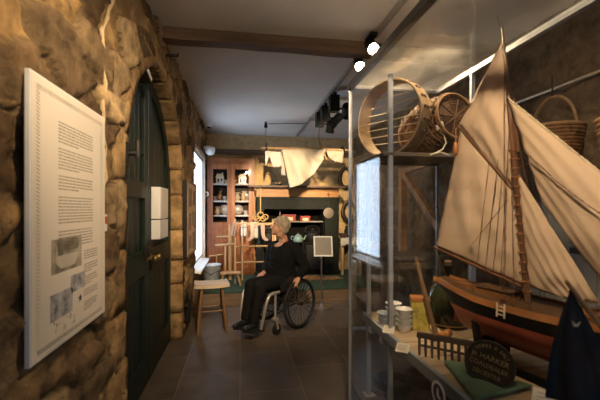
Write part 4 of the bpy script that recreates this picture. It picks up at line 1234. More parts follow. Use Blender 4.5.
# jacket, jumper, trousers, shoes
fleece = mat('black_fleece', (.007, .007, .008), .95, var=.5, scale=50, bump=.9, bscale=130, spec=.2)
jk = MB()
def fat(spec, g): return [(c, rx + g, ry + g) for (c, rx, ry) in spec]
ell_tube(jk, [((.02, 0, .53), .19, .215), ((.015, 0, .60), .175, .205)] + fat(SPINE[2:5], .038) + [((-.012, 0, .995), .105, .165), ((-.012, 0, 1.045), .080, .10)])
for s in 'LR':
    jk.cap(J['sh' + s] + Vector((0, 0, -.002)), .078, J['el' + s], .068); jk.cap(J['el' + s], .066, J['wr' + s], .050)
    jk.cap(Vector((-.01, 0, 1.0)), .075, J['sh' + s], .074)
jk.jitter(.012, 9)
def cut_jacket(bm):
    kill = [v for v in bm.verts if (v.co - Vector((.06, -.02, 1.055))).length < .088 or (v.co.z > 1.035 and (v.co.xy - Vector((.005, 0))).length < .085)
            or (v.co - (J['wrL'] + Vector((.022, .0, -.02)))).length < .052 or (v.co - (J['wrR'] + Vector((.032, .014, 0)))).length < .052]
    bmesh.ops.delete(bm, geom=kill, context='VERTS')
    for v in bm.verts:
        v.co += v.normal * (.006 * mnoise.noise(v.co * 30) + .004 * mnoise.noise(v.co * 70))
baked(jk, 'jacket', fleece, person, .007, 3, cut_jacket)
trm = mat('black_trousers', (.008, .0075, .0075), .85, var=.3, bump=.3, bscale=60, spec=.2)
tr = MB()
ell_tube(tr, [((.0, 0, .50), .155, .185), ((.0, 0, .60), .145, .175), ((.01, 0, .68), .13, .16)])
for s in 'LR':
    tr.cap(J['hi' + s], .098, J['kn' + s], .072)
    tr.cap(J['kn' + s], .070, J['kn' + s].lerp(J['an' + s], .5), .060)
    tr.cap(J['kn' + s].lerp(J['an' + s], .5), .060, J['an' + s] + Vector((0, 0, .015)), .054)
tr.jitter(.010, 12)
def cut_tr(bm):
    bmesh.ops.delete(bm, geom=[v for v in bm.verts if v.co.z < .158], context='VERTS')
baked(tr, 'trousers', trm, person, .007, 3, cut_tr)
shoe_m = mat('black_shoe_leather', (.014, .013, .012), .35)
for s, sy in (('L', 1), ('R', -1)):
    a = J['an' + s]; g = .098
    sh = MB()
    sh.cap(a + Vector((-.022, 0, -.010)), .044, a + Vector((-.018, 0, -.036)), .040)
    sh.cap(a + Vector((.0, 0, -.020)), .042, a + Vector((.085, .006 * sy, -.040)), .036)
    sh.cap(a + Vector((.085, .006 * sy, -.038)), .038, a + Vector((.145, .010 * sy, -.043)), .031)
    shoe = baked(sh, 'shoe', shoe_m, person, .005, 4)
    sp = [(a.x - .065, -.028), (a.x - .03, -.040), (a.x + .08, -.044), (a.x + .15, -.034), (a.x + .178, 0), (a.x + .15, .038), (a.x + .08, .046), (a.x - .03, .040), (a.x - .065, .028)]
    MB().prism(sp, (0, a.y + .004 * sy, a.z - .078), (1, 0, 0), (0, 1, 0), (0, 0, .018)).build('sole', black_tyre, shoe, smooth=False, bevel=.003)
# ================================================================== DISPLAY CASE
alu = mat('grey_aluminium', (.40, .42, .47), .4, .35, var=.06)
case_glass = glass_mat('case_glass', tint=(.97, .97, .96), dust_glare=.002, f0=.02)
GX0, GX1, GY0, GY1, GZ1, PL = .76, 1.42, .15, 2.39, 2.315, .22
dc = thing('display_case', 'tall glass display case with aluminium posts filled with boats and fishing gear', 'display case', (GX0, GY0, 0))
GW, GL = GX1 - GX0, GY1 - GY0
plinth_m = mat('brown_plinth_board', (.17, .125, .095), .85, var=.3, scale=30, bump=.4)
plin = MB().bb(.012, GW - .012, .012, GL - .012, 0, PL).build('plinth', plinth_m, dc, smooth=False)
for (x, y) in ((0, 0), (GW, 0), (0, GL)):
    MB().bb(x - .010, x + .010, y - .010, y + .010, 0, GZ1).build('corner_post', alu, dc, smooth=False, bevel=.002)
MB().bb(GW - .006, GW + .006, GL - .006, GL + .006, 0, GZ1).build('corner_post', mat('dark_seam', (.10, .095, .09), .4, .5), dc, smooth=False)
MB().bb(GW - .012, GW + .012, 1.98 - GY0, 2.004 - GY0, PL, GZ1).build('back_mullion', alu, dc, smooth=False, bevel=.002)
dark_alu = mat('dark_grey_aluminium', (.16, .155, .15), .35, .9, var=.05)
for z in (GZ1 - .012,):
    MB().bb(-.016, .016, 0, GL, z - .022, z + .022).build('top_rail', dark_alu, dc, smooth=False, bevel=.002)
    MB().bb(GW - .014, GW + .014, 0, GL, z - .016, z + .016).build('top_rail', alu, dc, smooth=False, bevel=.002)
    MB().bb(0, GW, GL - .010, GL + .010, z - .012, z + .012).build('top_rail', alu, dc, smooth=False, bevel=.002)
    MB().bb(0, GW, -.010, .010, z - .012, z + .012).build('top_rail', alu, dc, smooth=False, bevel=.002)
g = .003
MB().bb(-g, g, .012, GL - .012, .01, GZ1 - .03).build('glass_pane', case_glass, dc, smooth=False)
MB().bb(.012, GW - .012, GL - g, GL + g, .01, GZ1 - .03).build('glass_pane', case_glass, dc, smooth=False)
MB().bb(.012, GW - .012, -g, g, .01, GZ1 - .03).build('glass_pane', case_glass, dc, smooth=False)
MB().bb(.014, GW - .014, .012, GL - .012, GZ1 - .016, GZ1 - .010).build('glass_top', glass_mat('glare_top_glass', tint=(.97, .97, .96), dust_glare=.06), dc, smooth=False)  # milky haze put into the top pane to imitate the spotlights' glare

# shelving standing in the case
SHZ_ = .75
su = thing('shelving', 'grey metal shelving inside the display case with boarded lower shelf and small upper shelf', 'shelving', (.83, 0, PL))
board_m = wood('pale_shelf_boards', (.42, .31, .20), .7, axis='x')
S0 = SHZ_ - PL
MB().bb(-.016, .008, .30, 2.30, S0 - .048, S0 + .003).build('front_rail', mat('grey_blue_painted_metal', (.26, .29, .33), .5, var=.12), su, smooth=False, bevel=.002)
MB().bb(.54, .56, .30, 2.30, S0 - .05, S0 - .004).bb(0, .56, 2.28, 2.30, S0 - .05, S0 - .004).build('back_rail', alu, su, smooth=False, bevel=.002)
y = 2.30; bmk = MB()
while y > .32:
    y2 = max(.30, y - .185)
    bmk.bb(.008, .56, y2 + .003, y - .003, S0 - .022, S0); y = y2
bmk.build('shelf_boards', board_m, su, smooth=False, bevel=.002)
UPZ = 1.775 - PL
darkboard = wood('dark_shelf_board', (.13, .10, .08), .5, axis='x')
pm = MB().bb(-.004, .022, 2.23, 2.256, 0, UPZ).build('post', alu, su, smooth=False, bevel=.002)
MB().bb(-.02, .05, 2.215, 2.275, 0, .006).build('foot', white_paint, pm, smooth=False)
MB().bb(.004, .028, 1.90, 1.924, 0, 2.22 - PL).build('post', alu, su, smooth=False, bevel=.002)
MB().bb(.52, .55, 1.90, 1.93, 0, UPZ).build('post', alu, su, smooth=False, bevel=.002)
for yy in (2.16, 1.98):
    MB().bb(-.016, .03, yy - .02, yy + .02, S0 - .09, S0 - .05).build('bracket', alu, su, smooth=False, bevel=.003)
MB().bb(-.03, .56, 1.905, 2.32, UPZ - .005, UPZ).bb(-.03, .56, 1.90, 1.915, UPZ - .022, UPZ).bb(-.03, .56, 2.31, 2.325, UPZ - .022, UPZ).build('upper_shelf', darkboard, su, smooth=False, bevel=.002)

# ------------------------------------------------------------------ large model sailing boat
DV = Vector((.25, -.968, 0)); NV = Vector((-.968, -.25, 0))      # bow direction, and side facing the room
B0 = Vector((1.165, 1.28, 1.075))                                 # mast foot on deck
def boat_px(u, v, off=0.0):
    """point of the boat's centre plane seen at a picture position, plus a sideways offset"""
    d = Vector((ratio(u), 1.0, (HV - v) / F * depth(u, 1.0)))
    o = Vector((0, 0, EYE))
    t = (B0 - o).dot(NV) / d.dot(NV)
    return o + d * t + NV * off
hull_dark = mat('black_hull_paint', (.007, .005, .0045), .5, spec=.2)
hull_red = mat('red_bottom_paint', (.36, .085, .05), .5, var=.15)
varn = wood('varnished_plank', (.33, .135, .045), .3, axis='y', coat=.3)
deck_w = wood('dark_deck', (.085, .045, .022), .45, axis='y')
spar = wood('dark_spar', (.11, .05, .025), .4, axis='z')
STERN = B0 - DV * .455 
bt = thing('model_sailing_boat', 'large wooden model sailing boat with cream sails, black topsides and red bottom', 'model boat', (B0.x, B0.y, SHZ_))
inv = Matrix.Translation(-Vector((B0.x, B0.y, SHZ_)))
LEN = 1.06
def sheer(s):      # deck height along the hull, s 0 stern to 1 bow
    return 1.075 + .018 * (1 - s / .3) ** 2 * (s < .3) + .05 * max(0, (s - .5) / .5) ** 2 - .012 * math.sin(PI * s)
def half(s):
    return .128 * max(.0, 1 - abs((s - .45) / .55) ** 2.3) ** .75 * (1 if s > .45 else 1) * (.55 + .45 * min(1, s / .3)) + .004 + (.018 if s < .02 else 0)
def keelz(s):
    if s < .09: return sheer(s) - .035 - .065 * (s / .09)
    if s < .16: return sheer(s) - .10 + (.877 - sheer(s) + .10) * ((s - .09) / .07) ** .8
    if s < .85: return .875 + .01 * s
    return .883 + (sheer(s) - .03 - .883) * ((s - .85) / .15) ** 2.2
def hull_pt(s, w, side):
    """w 0 at the gunwale to 1 at the keel"""
    zt, zk = sheer(s), keelz(s)
    z = zt + (zk - zt) * w
    y = half(s) * (1 - max(0.0, w) ** 2.6) ** .62 * (1 + .08 * math.sin(PI * w))
    p = STERN + DV * (s * LEN)
    q = p + NV * (y * side); q.z = z
    return q
def strip(w0, w1, name, m, parent, proud=0.0, nw=5):
    mb = MB()
    for side in (-1, 1):
        def fn(a, b, side=side):
            w = w0 + (w1 - w0) * b
            q = hull_pt(a, w, side)
            return inv @ (q + NV * side * proud)
        mb.grid(fn, 44, nw, .004)
    return mb.build(name, m, parent, ang=60)
def zline(z):      # girth position of a level line
    return lambda s: min(1, max(0, (sheer(s) - z) / max(.001, sheer(s) - keelz(s))))
def strip_z(f0, f1, name, m, proud=0.0, nw=8):
    mb = MB()
    for side in (-1, 1):
        def fn(a, b, side=side):
            w = f0(a) + (f1(a) - f0(a)) * b
            return inv @ (hull_pt(a, min(.999, w), side) + NV * side * proud)
        mb.grid(fn, 44, nw, .004)
    return mb.build(name, m, bt, ang=60)
wl_ = lambda s: zline(.997 + .008 * s)(s)
off_ = lambda d: (lambda s: min(1, d / max(.001, sheer(s) - keelz(s))))
strip_z(off_(-.008), off_(.018), 'top_plank', varn, .004, 3)
strip_z(off_(.015), wl_, 'topsides', hull_dark)
strip_z(wl_, lambda s: 1, 'bottom', hull_red)
dk = MB()
def deckpt(a, b):
    p = STERN + DV * (a * LEN); h = half(a) * .97
    q = p + NV * (h * (2 * b - 1)); q.z = sheer(a) - .008 + .006 * math.sin(PI * b)
    return inv @ q
dk.grid(deckpt, 40, 8, .004).build('deck', deck_w, bt, ang=60)
def bl(s, y, z): 
    p = STERN + DV * (s * LEN) + NV * y; p.z = z
    return inv @ p
dm = Matrix((( -DV.y, DV.x, 0), (DV.x, DV.y, 0), (0, 0, 1))).transposed()
RB = Matrix(((DV.x, NV.x, 0), (DV.y, NV.y, 0), (0, 0, 1)))
ch_ = MB()
for (s, l, w, h) in ((.30, .17, .09, .030), (.63, .10, .08, .022), (.14, .08, .06, .018)):
    ch_.box(bl(s, 0, sheer(s) + h / 2 - .004), (l, w, h), RB)
ch_.build('cabin_and_hatches', wood('brown_cabin', (.17, .075, .03), .4, axis='y'), bt, smooth=False, bevel=.004)
MB().box(bl(.30, 0, sheer(.3) + .034), (.185, .10, .008), RB).build('cabin_roof', deck_w, bt, smooth=False, bevel=.003)
MB().box(bl(.52, 0, .872), (.66, .022, .024), RB).build('keel', hull_red, bt, smooth=False, bevel=.003)
MB().prism([(0, 0), (.065, 0), (.05, .16), (.02, .19)], bl(.075, .006, .885), DV, (0, 0, 1), -NV * .012).build('rudder', hull_red, bt, smooth=False, bevel=.002)
rope_w = mat('pale_cord', (.58, .48, .36), .9)
ld = MB()
for s in (.40, .43):
    ld.tube([bl(s, half(s) + .012, sheer(s) + .012), bl(s, half(s) + .014, sheer(s) - .045)], .0035, 6)
for k in range(3):
    z = sheer(.41) - .002 - k * .016
    ld.tube([bl(.40, half(.40) + .012, z), bl(.43, half(.43) + .012, z)], .003, 6)
plabel(ld.build('boarding_ladder', rope_w, bt), 'small pale ladder on the hull side')
crd = MB()
for s in (.28, .66):
    crd.box(bl(s, 0, SHZ_ + .065), (.03, .18, .13), RB)
    for sd in (-1, 1):
        crd.beam(bl(s, sd * .075, SHZ_ + .004), bl(s, sd * .115, SHZ_ + .21), .03, .022)
crd.box(bl(.47, 0, SHZ_ + .012), (.45, .03, .024), RB)
crd.build('cradle', hull_dark, bt, smooth=False, bevel=.003)
MT = boat_px(503, 36)
mast0 = Vector(B0); mast0.z -= .02
def mast_at(f): return mast0.lerp(MT, f)
MB().tube([inv @ mast_at(f) for f in (0, .3, .6, .85, 1.03)], [.013, .013, .012, .008, .004], 12).tube([inv @ (mast_at(.55) + DV * .02), inv @ (mast_at(.75) + DV * .02)], .007, 8).build('mast', spar, bt)
MB().tube([inv @ mast_at(1.02), inv @ (mast_at(1.05) - DV * .006 + Vector((0, 0, .012)))], .002, 5).tube([inv @ mast_at(1.0), inv @ (mast_at(1.09) - DV * .02)], .0015, 5).build('masthead_wire', steel, bt)
gaff0 = boat_px(513, 189); gaff1 = boat_px(459, 127)
MB().tube([inv @ gaff0, inv @ gaff1, inv @ (gaff1 + (gaff1 - gaff0) * .03)], [.009, .007, .005], 10).build('gaff', spar, bt)
boom0 = boat_px(523, 287); boom1 = boat_px(434, 247)
MB().tube([inv @ boom0, inv @ boom1], [.009, .007], 10).build('boom', spar, bt)
tip = Vector(boat_px(800, 326))
MB().tube([inv @ (STERN + DV * (LEN * .86) + Vector((0, 0, .05))), inv @ (STERN + DV * (LEN * 1.10) + Vector((0, 0, .075)))], [.012, .008], 10).build('bowsprit', spar, bt)
canvas = mat('cream_canvas', (.64, .49, .37), .85, var=.06, scale=5, bump=.12, bscale=90, trans=.30)
def sail(name, corners, belly, label=None, nu=26, nv=26, off=0.0, edge=None):
    P = [boat_px(u, v, off) for (u, v) in corners]
    def fn(a, b):
        p = (P[0] * (1 - a) + P[1] * a) * (1 - b) + (P[3] * (1 - a) + P[2] * a) * b
        k = math.sin(PI * min(1, max(0, a))) ** .8 * math.sin(PI * min(1, max(0, b))) ** .8
        w = .004 * math.sin(a * 9 + b * 14) * (k + .15) + .002 * math.sin(a * 31 - b * 11)
        q = p + NV * (belly * k + w)
        return inv @ q
    o = MB().grid(fn, nu, nv, .0016).build(name, canvas, bt, ang=180)
    if label: o['label'] = label
    return o
# main sail: throat, tack, clew, peak
ms = sail('mainsail', [(513, 190), (524, 286), (436, 247), (461, 129)], .035, 'cream gaff mainsail')
ts = sail('topsail', [(502, 42), (513, 186), (487, 158), (460, 124)], .015, 'cream topsail above the gaff')
sl = sail('staysail', [(515, 168), (530, 287), (562, 298), (600, 304)], .02, 'cream inner staysail')
jb = sail('jib', [(511, 99), (545, 203), (640, 326), (800, 330)], .03, 'cream outer jib', off=.02)
# luff lacings, reef line on the jib, stays
lac = MB()
for k in range(16):
    f = .05 + k * .034
    lac.ring(inv @ mast_at(f), .017, .003, (MT - mast0), 12, 5)
plabel(lac.build('mast_hoops', varn, bt), 'wooden hoops lacing the sail to the mast')
jr = [boat_px(533, 152, .05), boat_px(567, 182, .062), boat_px(600, 206, .065), boat_px(650, 240, .06)]
jm = MB().tube([inv @ p for p in jr], .0022, 6)
for k in range(15):
    t = k / 5.0; i = min(int(t), 2); p = jr[i].lerp(jr[i + 1], t - i)
    jm.ell(inv @ p, .004, n=8, m=6)
plabel(jm.build('reef_line', spar, bt), 'knotted dark line across the jib')
jl = [boat_px(511, 98, .022).lerp(boat_px(800, 329, .022), k / 30) for k in range(31)]
jm2 = MB().tube([inv @ p for p in jl], .0025, 6)
for k in range(0, 31):
    jm2.ell(inv @ jl[k], .0045, n=8, m=6)
jm2.build('luff_rope', rope_w, bt)
rg = MB()
for s_, f_ in ((.40, .70), (.46, .70), (.52, .72), (.42, .95)):
    for sd in (-1, 1):
        rg.tube([bl(s_, half(s_) * sd, sheer(s_)), inv @ mast_at(f_)], .0013, 5)
rg.tube([inv @ gaff1, inv @ mast_at(.99)], .0013, 5).tube([inv @ boom1, bl(.03, 0, sheer(.03))], .0013, 5)
for q in ((478, 245, 512, 200), (484, 262, 495, 150), (492, 268, 503, 160), (500, 272, 507, 175)):
    rg.tube([inv @ boat_px(q[0], q[1], .045), inv @ boat_px(q[2], q[3], .03)], .0012, 5)
rg.build('rigging', spar, bt)
blk = MB().ell(inv @ boat_px(458.5, 149, .02), (.014, .014, .034), n=14, m=10)
blk.tube([inv @ boat_px(459, 128, .02), inv @ boat_px(458.5, 143, .02)], .003, 6)
plabel(blk.build('hanging_block', varn, bt), 'brown wooden pulley block hanging from the gaff end')

# ------------------------------------------------------------------ small boat with navy sail
navy = mat('navy_cloth', (.010, .018, .030), .95, spec=.1, var=.2, bump=.2, bscale=120)
nb_o = atZ(588, 400, SHZ_ + .03)
nb_o = Vector((.985, .765, SHZ_))
nb = thing('model_lugger', 'small model boat with dark navy sail and tan spar at the case front', 'model boat', nb_o)
inv2 = Matrix.Translation(-nb_o)
yN = .80
def npx(u, v, y=yN): return inv2 @ atY(u, v, y)
def nfn(a, b):
    top = (570.5, 289)
    lu, lv = 545, 397; ru, rv = 640, 420
    bu = lu + (ru - lu) * a; bv = lv + (rv - lv) * a
    u = top[0] + (bu - top[0]) * b; v = top[1] + (bv - top[1]) * b
    # curved leech
    u -= 5.0 * math.sin(PI * b) * (1 - a)
    return npx(u, v, yN - .02 * math.sin(PI * a) * b + .012 * math.sin(a * 14) * b)
MB().grid(nfn, 26, 26, .002).build('navy_sail', navy, nb, ang=180)
MB().tube([npx(566, 281, yN - .012), npx(640, 378, yN - .012)], [.005, .0065], 8).build('yard', wood('tan_spar', (.42, .24, .11), .5, axis='z'), nb)
em_m = mat('pale_emblem', (.50, .44, .30), .8)
e1 = [npx(574 + x, 323 + z, yN - .022) for (x, z) in ((-1.5, -1.5), (.2, 2.2), (3.2, 2.5), (5.0, .5), (6.2, -1.2))]
plabel(MB().tube(e1, [.002, .0042, .0035, .002, .0012], 6).build('sail_emblem', em_m, nb), 'small pale curved emblem on the navy sail')
def nh(a, b):
    x = -.10 + .36 * a; w = .055 * max(.02, 1 - (2 * a - 1) ** 2) ** .6
    ang = PI * b
    return (x * .55 + .0 + .06, -w * math.cos(ang) + .02 - x * .35, .062 - .058 * math.sin(ang) ** .7 * (1 - .4 * abs(2 * a - 1)) + .02 * (2 * a - 1) ** 2)
MB().grid(nh, 24, 12, .004).build('hull', varn, nb, ang=60)
MB().tube([npx(571, 291, yN + .012), npx(590, 395, yN + .012), (npx(594, 420, yN + .012))], .006, 8).build('mast', spar, nb)
MB().box((.06, .02, .012), (.16, .05, .024)).build('stand', hull_dark, nb, smooth=False, bevel=.003)

# ------------------------------------------------------------------ crockery, tin, bottle
bowl_w = mat('white_bowl_glaze', (.74, .72, .70), .25, var=.04)
bowl_b = mat('pale_blue_glaze', (.42, .52, .62), .25, var=.1)
BP = [(.0, .0), (.028, 0), (.03, .006), (.046, .030), (.050, .036), (.0475, .037), (.028, .008), (.0, .006)]
def bowl(loc, m, label, r=1.0):
    o = thing('bowl', label, 'bowl', loc, 0, 'bowls stacked on the case shelf')
    MB().lathe([(a * r, h) for a, h in BP], n=28, cap=False).build('bowl_body', m, o)
    MB().ring((0, 0, .0365), .0487 * r, .0018, (0, 0, 1), 28, 6).build('rim_band', bowl_b if m is bowl_w else bowl_w, o)
    return o
c = atZ(408, 331, SHZ_)
for k in range(4):
    bowl((c.x - .02, c.y + .01, SHZ_ + k * .030), bowl_w, ['lowest white bowl of the stack beside the yellow tin', 'second white bowl up in the stack beside the yellow tin', 'third white bowl up in the stack beside the yellow tin', 'topmost white bowl of the stack beside the yellow tin'][k])
c2 = atZ(395.5, 325, SHZ_)
for k in range(4):
    bowl((c2.x, c2.y + .03, SHZ_ + k * .030), bowl_w if k > 1 else bowl_b, ['lowest pale blue bowl of the rear stack behind the metal post', 'second pale blue bowl of the rear stack behind the metal post', 'third bowl up, white, in the rear stack behind the metal post', 'topmost white bowl of the rear stack behind the metal post'][k])
c3 = atZ(385, 323, SHZ_)
for k in range(2):
    bowl((c3.x, c3.y + .0, SHZ_ + k * .028), bowl_b, ['lower pale blue bowl near the shelf corner', 'upper pale blue bowl near the shelf corner'][k], .95)
yt = thing('yellow_tin', 'tall yellow printed tin with reddish lid between the white bowls and the dark bottle', 'tin', (1.035, 1.93, SHZ_), R(-20))
MB().bb(-.05, .05, -.04, .04, 0, .165).build('tin_body', mat('yellow_print', (.40, .34, .06), .4, var=.6, scale=40, col2=(.55, .46, .12)), yt, smooth=False, bevel=.004)
MB().bb(-.052, .052, -.042, .042, .165, .19).build('lid', mat('orange_lid', (.40, .15, .04), .4), yt, smooth=False, bevel=.005)
btl = mat('dark_bottle_glass', (.022, .026, .012), .08, var=.3, coat=.6)
gb = thing('glass_demijohn', 'large dark green-brown glass bottle behind the stern of the model boat', 'bottle', (1.245, 1.975, SHZ_))
MB().lathe([(.0, 0), (.10, 0), (.113, .015), (.115, .17), (.10, .22), (.05, .265), (.027, .285), (.025, .34), (.032, .342), (.032, .36), (.022, .36), (.020, .29), (.0, .27)], n=36, cap=False).build('bottle_body', btl, gb)
MB().lathe([(.021, .345), (.023, .385), (.004, .387)], n=16).build('stopper', mat('cork', (.30, .20, .11), .9), gb)
MB().ring((0, 0, .02), .116, .004, (0, 0, 1), 36, 6).ring((0, 0, .285), .030, .004, (0, 0, 1), 20, 6).build('brass_bands', brass, gb)

# rack with dark tines, plaque, green cloth, cards
darkw = wood('black_brown_wood', (.028, .018, .013), .6, axis='z')
r0, r1 = Vector((.845, 1.60, SHZ_)), Vector((1.03, 1.42, SHZ_))
rk = thing('rake_head', 'dark wooden rake head standing on its long tines on the case shelf', 'rake head', r0)
dd = (r1 - r0); L_ = dd.length; dd.normalize()
MB().beam(Vector((0, 0, .093)), dd * L_ + Vector((0, 0, .100)), .022, .026).build('head_bar', darkw, rk, smooth=False, bevel=.004)
MB().beam(dd * .01 + Vector((0, 0, .045)), dd * (L_ - .01) + Vector((0, 0, .048)), .008, .010).build('cross_bar', darkw, rk, smooth=False)
for k in range(9):
    p = dd * (L_ * (k + .4) / 8.8)
    MB().tube([p + Vector((0, 0, .09)), p + Vector((-.006, -.01, .04)), p + Vector((-.012, -.022, .004))], [.0075, .007, .005], 8).build('tine', darkw, rk)
pp = Vector((.975, 1.262, SHZ_))
PSC = .80
pq = thing('shop_plaque', 'round black trade plaque with worn gold lettering leaning under the model boat', 'plaque', pp)
fd = Vector((-.80, -.60, 0)); rt_ = Vector((.60, -.80, 0)); lean = .26
upv = (Vector((0, 0, 1)) * math.cos(lean) - fd * math.sin(lean)).normalized(); nrm = rt_.cross(upv).normalized()
Rq = Matrix((rt_, upv, nrm)).transposed().to_4x4()
tilt_in = Matrix.Rotation(R(-9), 4, 'Z')
Rq = Rq @ tilt_in
Rq = Rq @ Matrix.Scale(PSC, 4)
Rq.translation = upv * .113 * PSC + fd * .03
MB().lathe([(.0, -.012), (.118, -.012), (.122, -.006), (.122, .002), (.116, .006), (.108, .003), (.0, .003)], (0, 0, 0), (0, 0, 1), 48, cap=False).xf(Matrix.Diagonal((.95, .92, 1, 1))).xf(Rq).build('disc', mat('black_plaque_paint', (.010, .008, .006), .6, var=.3, spec=.3), pq)
gold = mat('worn_gold_paint', (.20, .14, .065), .6, var=.45, scale=60)
def on_plaque(x, y, rot=0): return Rq @ Matrix.Translation((x, y, .0035)) @ Matrix.Rotation(rot, 4, 'Z')
arc_ = []
word = 'STORES & SALT'
for i, chx_ in enumerate(word):
    if chx_ == ' ': continue
    a = R(52) - R(104) * i / (len(word) - 1)
    arc_.append((chx_, .023, on_plaque(.090 * math.sin(-a), .005 + .078 * math.cos(a), a)))
text_mesh('lettering', arc_, gold, pq)
text_mesh('lettering', [('Jn HARKER', .036, on_plaque(0, .026))], gold, pq)
text_mesh('lettering', [('COALDEALER', .029, on_plaque(0, -.012))], gold, pq)
text_mesh('lettering', [('LEICESTER', .028, on_plaque(0, -.050))], gold, pq)
grn = mat('green_cloth', (.095, .16, .10), .85, var=.2, scale=12, bump=.2)
gq = [atZ(445, 364, SHZ_), atZ(480, 370, SHZ_), atZ(532, 391, SHZ_), atZ(476, 404, SHZ_)]
def gfn(a, b):
    p = (gq[0] * (1 - a) + gq[1] * a) * (1 - b) + (gq[3] * (1 - a) + gq[2] * a) * b
    return (p.x, p.y, SHZ_ + .012 + .003 * math.sin(a * 5 + b * 9) - .008 * (a < .001 or b < .001))
gc = tag(MB().grid(gfn, 24, 24, .010).build('green_cloth', grn, ang=180), 'green cloth spread on the case shelf in front of the plaque', 'cloth')
card_m = mat('ivory_card', (.78, .72, .62), .6, var=.03)
def card(u, v, w, h, rz, lab):
    p = atZ(u, v, SHZ_)
    o = thing('label_card', lab, 'label card', p, rz, 'caption cards on the case shelf')
    q = Euler((R(-52), 0, 0)).to_matrix()
    MB().box((0, .012, h * .32), (w, .003, h), q).build('card', card_m, o, smooth=False)
    tx = MB()
    for k in range(3):
        tx.box(Vector((0, .012, h * .32)) + q @ Vector((0, -.0022, h * .25 - k * h * .22)), (w * .7, .0008, h * .06), q)
    tx.build('printed_text', pale_ink, o, smooth=False)
    MB().box((0, .03, h * .18), (w * .5, .003, h * .5), Euler((R(25), 0, 0)).to_matrix()).build('prop', card_m, o, smooth=False)
card(388, 333, .062, .05, R(-38), 'ivory caption card nearest the far shelf corner beside the metal post')
card(402, 352, .062, .05, R(-38), 'ivory caption card in front of the dark rake head')
card(548, 408, .10, .07, R(-52), 'ivory caption card at the foot of the navy sail')
sb = thing('wooden_fid', 'short brown turned wooden tool lying on the shelf below the dark bottle', 'tool', (1.06, 1.75, SHZ_ + .022), R(20))
MB().lathe([(.004, -.09), (.016, -.07), (.02, .0), (.014, .03), (.02, .05), (.022, .08), (.008, .09)], (0, 0, 0), (1, .1, 0), 16).build('turned_body', varn, sb)
MB().ring((.04, .004, 0), .017, .003, (1, .1, 0), 16, 6).build('brass_ferrule', brass, sb)
ob0 = atZ(436, 336, SHZ_); ob1 = atY(415.5, 258, 1.90)
oar = thing('wooden_pole', 'slim brown wooden pole leaning up in the case beside the yellow tin', 'pole', ob0)
od_ = ob1 - ob0
MB().tube([od_ * .02 + Vector((0, 0, .006)), od_ * .4, od_ * 1.0], [.015, .013, .012], 10).build('shaft', wood('brown_pole', (.13, .075, .04), .5), oar)
MB().ring(od_ * .93, .014, .004, od_, 14, 6).build('collar', brass, oar)

# plinth: coils of rope, chain, dark floats
rope_d = mat('dark_tarred_rope', (.075, .052, .036), .95, var=.35, bump=.8, bscale=90)
def coil(u, v, r, turns, lab, m=rope_d, t=.017):
    p = atZ(u, v, PL)
    pts = []
    n = 22
    for k in range(int(turns * n)):
        a = 2 * PI * k / n; rr_ = r * (1 - .07 * ((k // n) % 2)) + .006 * math.sin(a * 3)
        pts.append((rr_ * math.cos(a), rr_ * math.sin(a), t + .9 * t * (k / n) + .004 * math.sin(a * 2.3)))
    return tag(MB().tube(pts, t, 8).build('rope_coil', m, loc=(max(p.x, GX0 + r + .05), p.y, PL)), lab, 'rope', 'coils of rope in the bottom of the case')
coil(393, 388, .11, 2.6, 'dark rope coil on the plinth of the case behind the metal post')
coil(423, 384, .10, 3.2, 'brown rope coil on the plinth of the case right of the metal post', mat('brown_rope', (.13, .06, .04), .95, var=.3, bump=.8, bscale=90), .019)
coil(455, 398, .10, 3.0, 'black rope coil on the plinth nearest the round glass sticker')
chn = thing('anchor_chain', 'rusty chain trailing on the plinth under the far end of the case shelf', 'chain', (.90, 2.05, PL + .012))
for k in range(13):
    a = k * .42; x = .055 * math.sin(a) + .012 * k - .03; y = .20 - .026 * k
    d = Vector((math.cos(k * 1.1) * .5, -.9, 0)).normalized()
    n_ = Vector((0, 0, 1)) if k % 2 else Vector((0.75, .3, .6)).normalized()
    sd = n_.cross(d).normalized()
    MB().tube([Vector((x, y, .003)) + d * .024 * math.cos(t * PI / 8) + sd * .014 * math.sin(t * PI / 8) for t in range(16)], .0048, 6, closed=True).build('link', mat('rusty_iron', (.10, .055, .035), .8, .3, var=.4), chn)
fl = mat('dark_cork_float', (.05, .03, .025), .9, var=.4, bump=.5)
rf = random.Random(2)
for k, (x, y) in enumerate(((1.02, 1.62), (1.12, 1.72), (.98, 1.78), (1.12, 1.52))):
    tag(MB().lathe([(.012, -.02), (.04, -.024), (.052, -.008), (.052, .008), (.04, .024), (.012, .02)], (0, 0, 0), (rf.uniform(-.3, .3), rf.uniform(-.3, .3), 1), 18).build('net_float', fl, loc=(x, y, PL + .032)), ['dark round net float beside the brown rope coil', 'dark round net float farthest back under the case shelf', 'dark round net float between the two rope coils', 'dark round net float nearest the black rope coil'][k], 'float', 'net floats on the case plinth')
p = atX(438.5, 394, GX0 - .0045)
gs = thing('glass_sticker', 'round white-ringed dark sticker low on the front glass of the case', 'sticker', p)
MB().lathe([(.0, 0), (.040, 0), (.040, .0012), (.0, .0012)], (0, 0, 0), (-1, 0, 0), 40, cap=False).build('dark_disc', mat('navy_sticker', (.03, .03, .06), .5), gs)
MB().lathe([(.037, .0), (.048, .0), (.048, .0018), (.037, .0018), (.037, .0)], (0, 0, 0), (-1, 0, 0), 40, cap=False).build('white_ring', white_paint, gs)
MB().lathe([(.0, 0), (.006, 0), (.006, .002), (.0, .002)], (0, .004, .015), (-1, 0, 0), 14, cap=False).bb(-.002, 0, -.004, .010, -.012, .010).bb(-.002, 0, -.016, .004, -.016, -.006).build('white_figure', white_paint, gs, smooth=False)

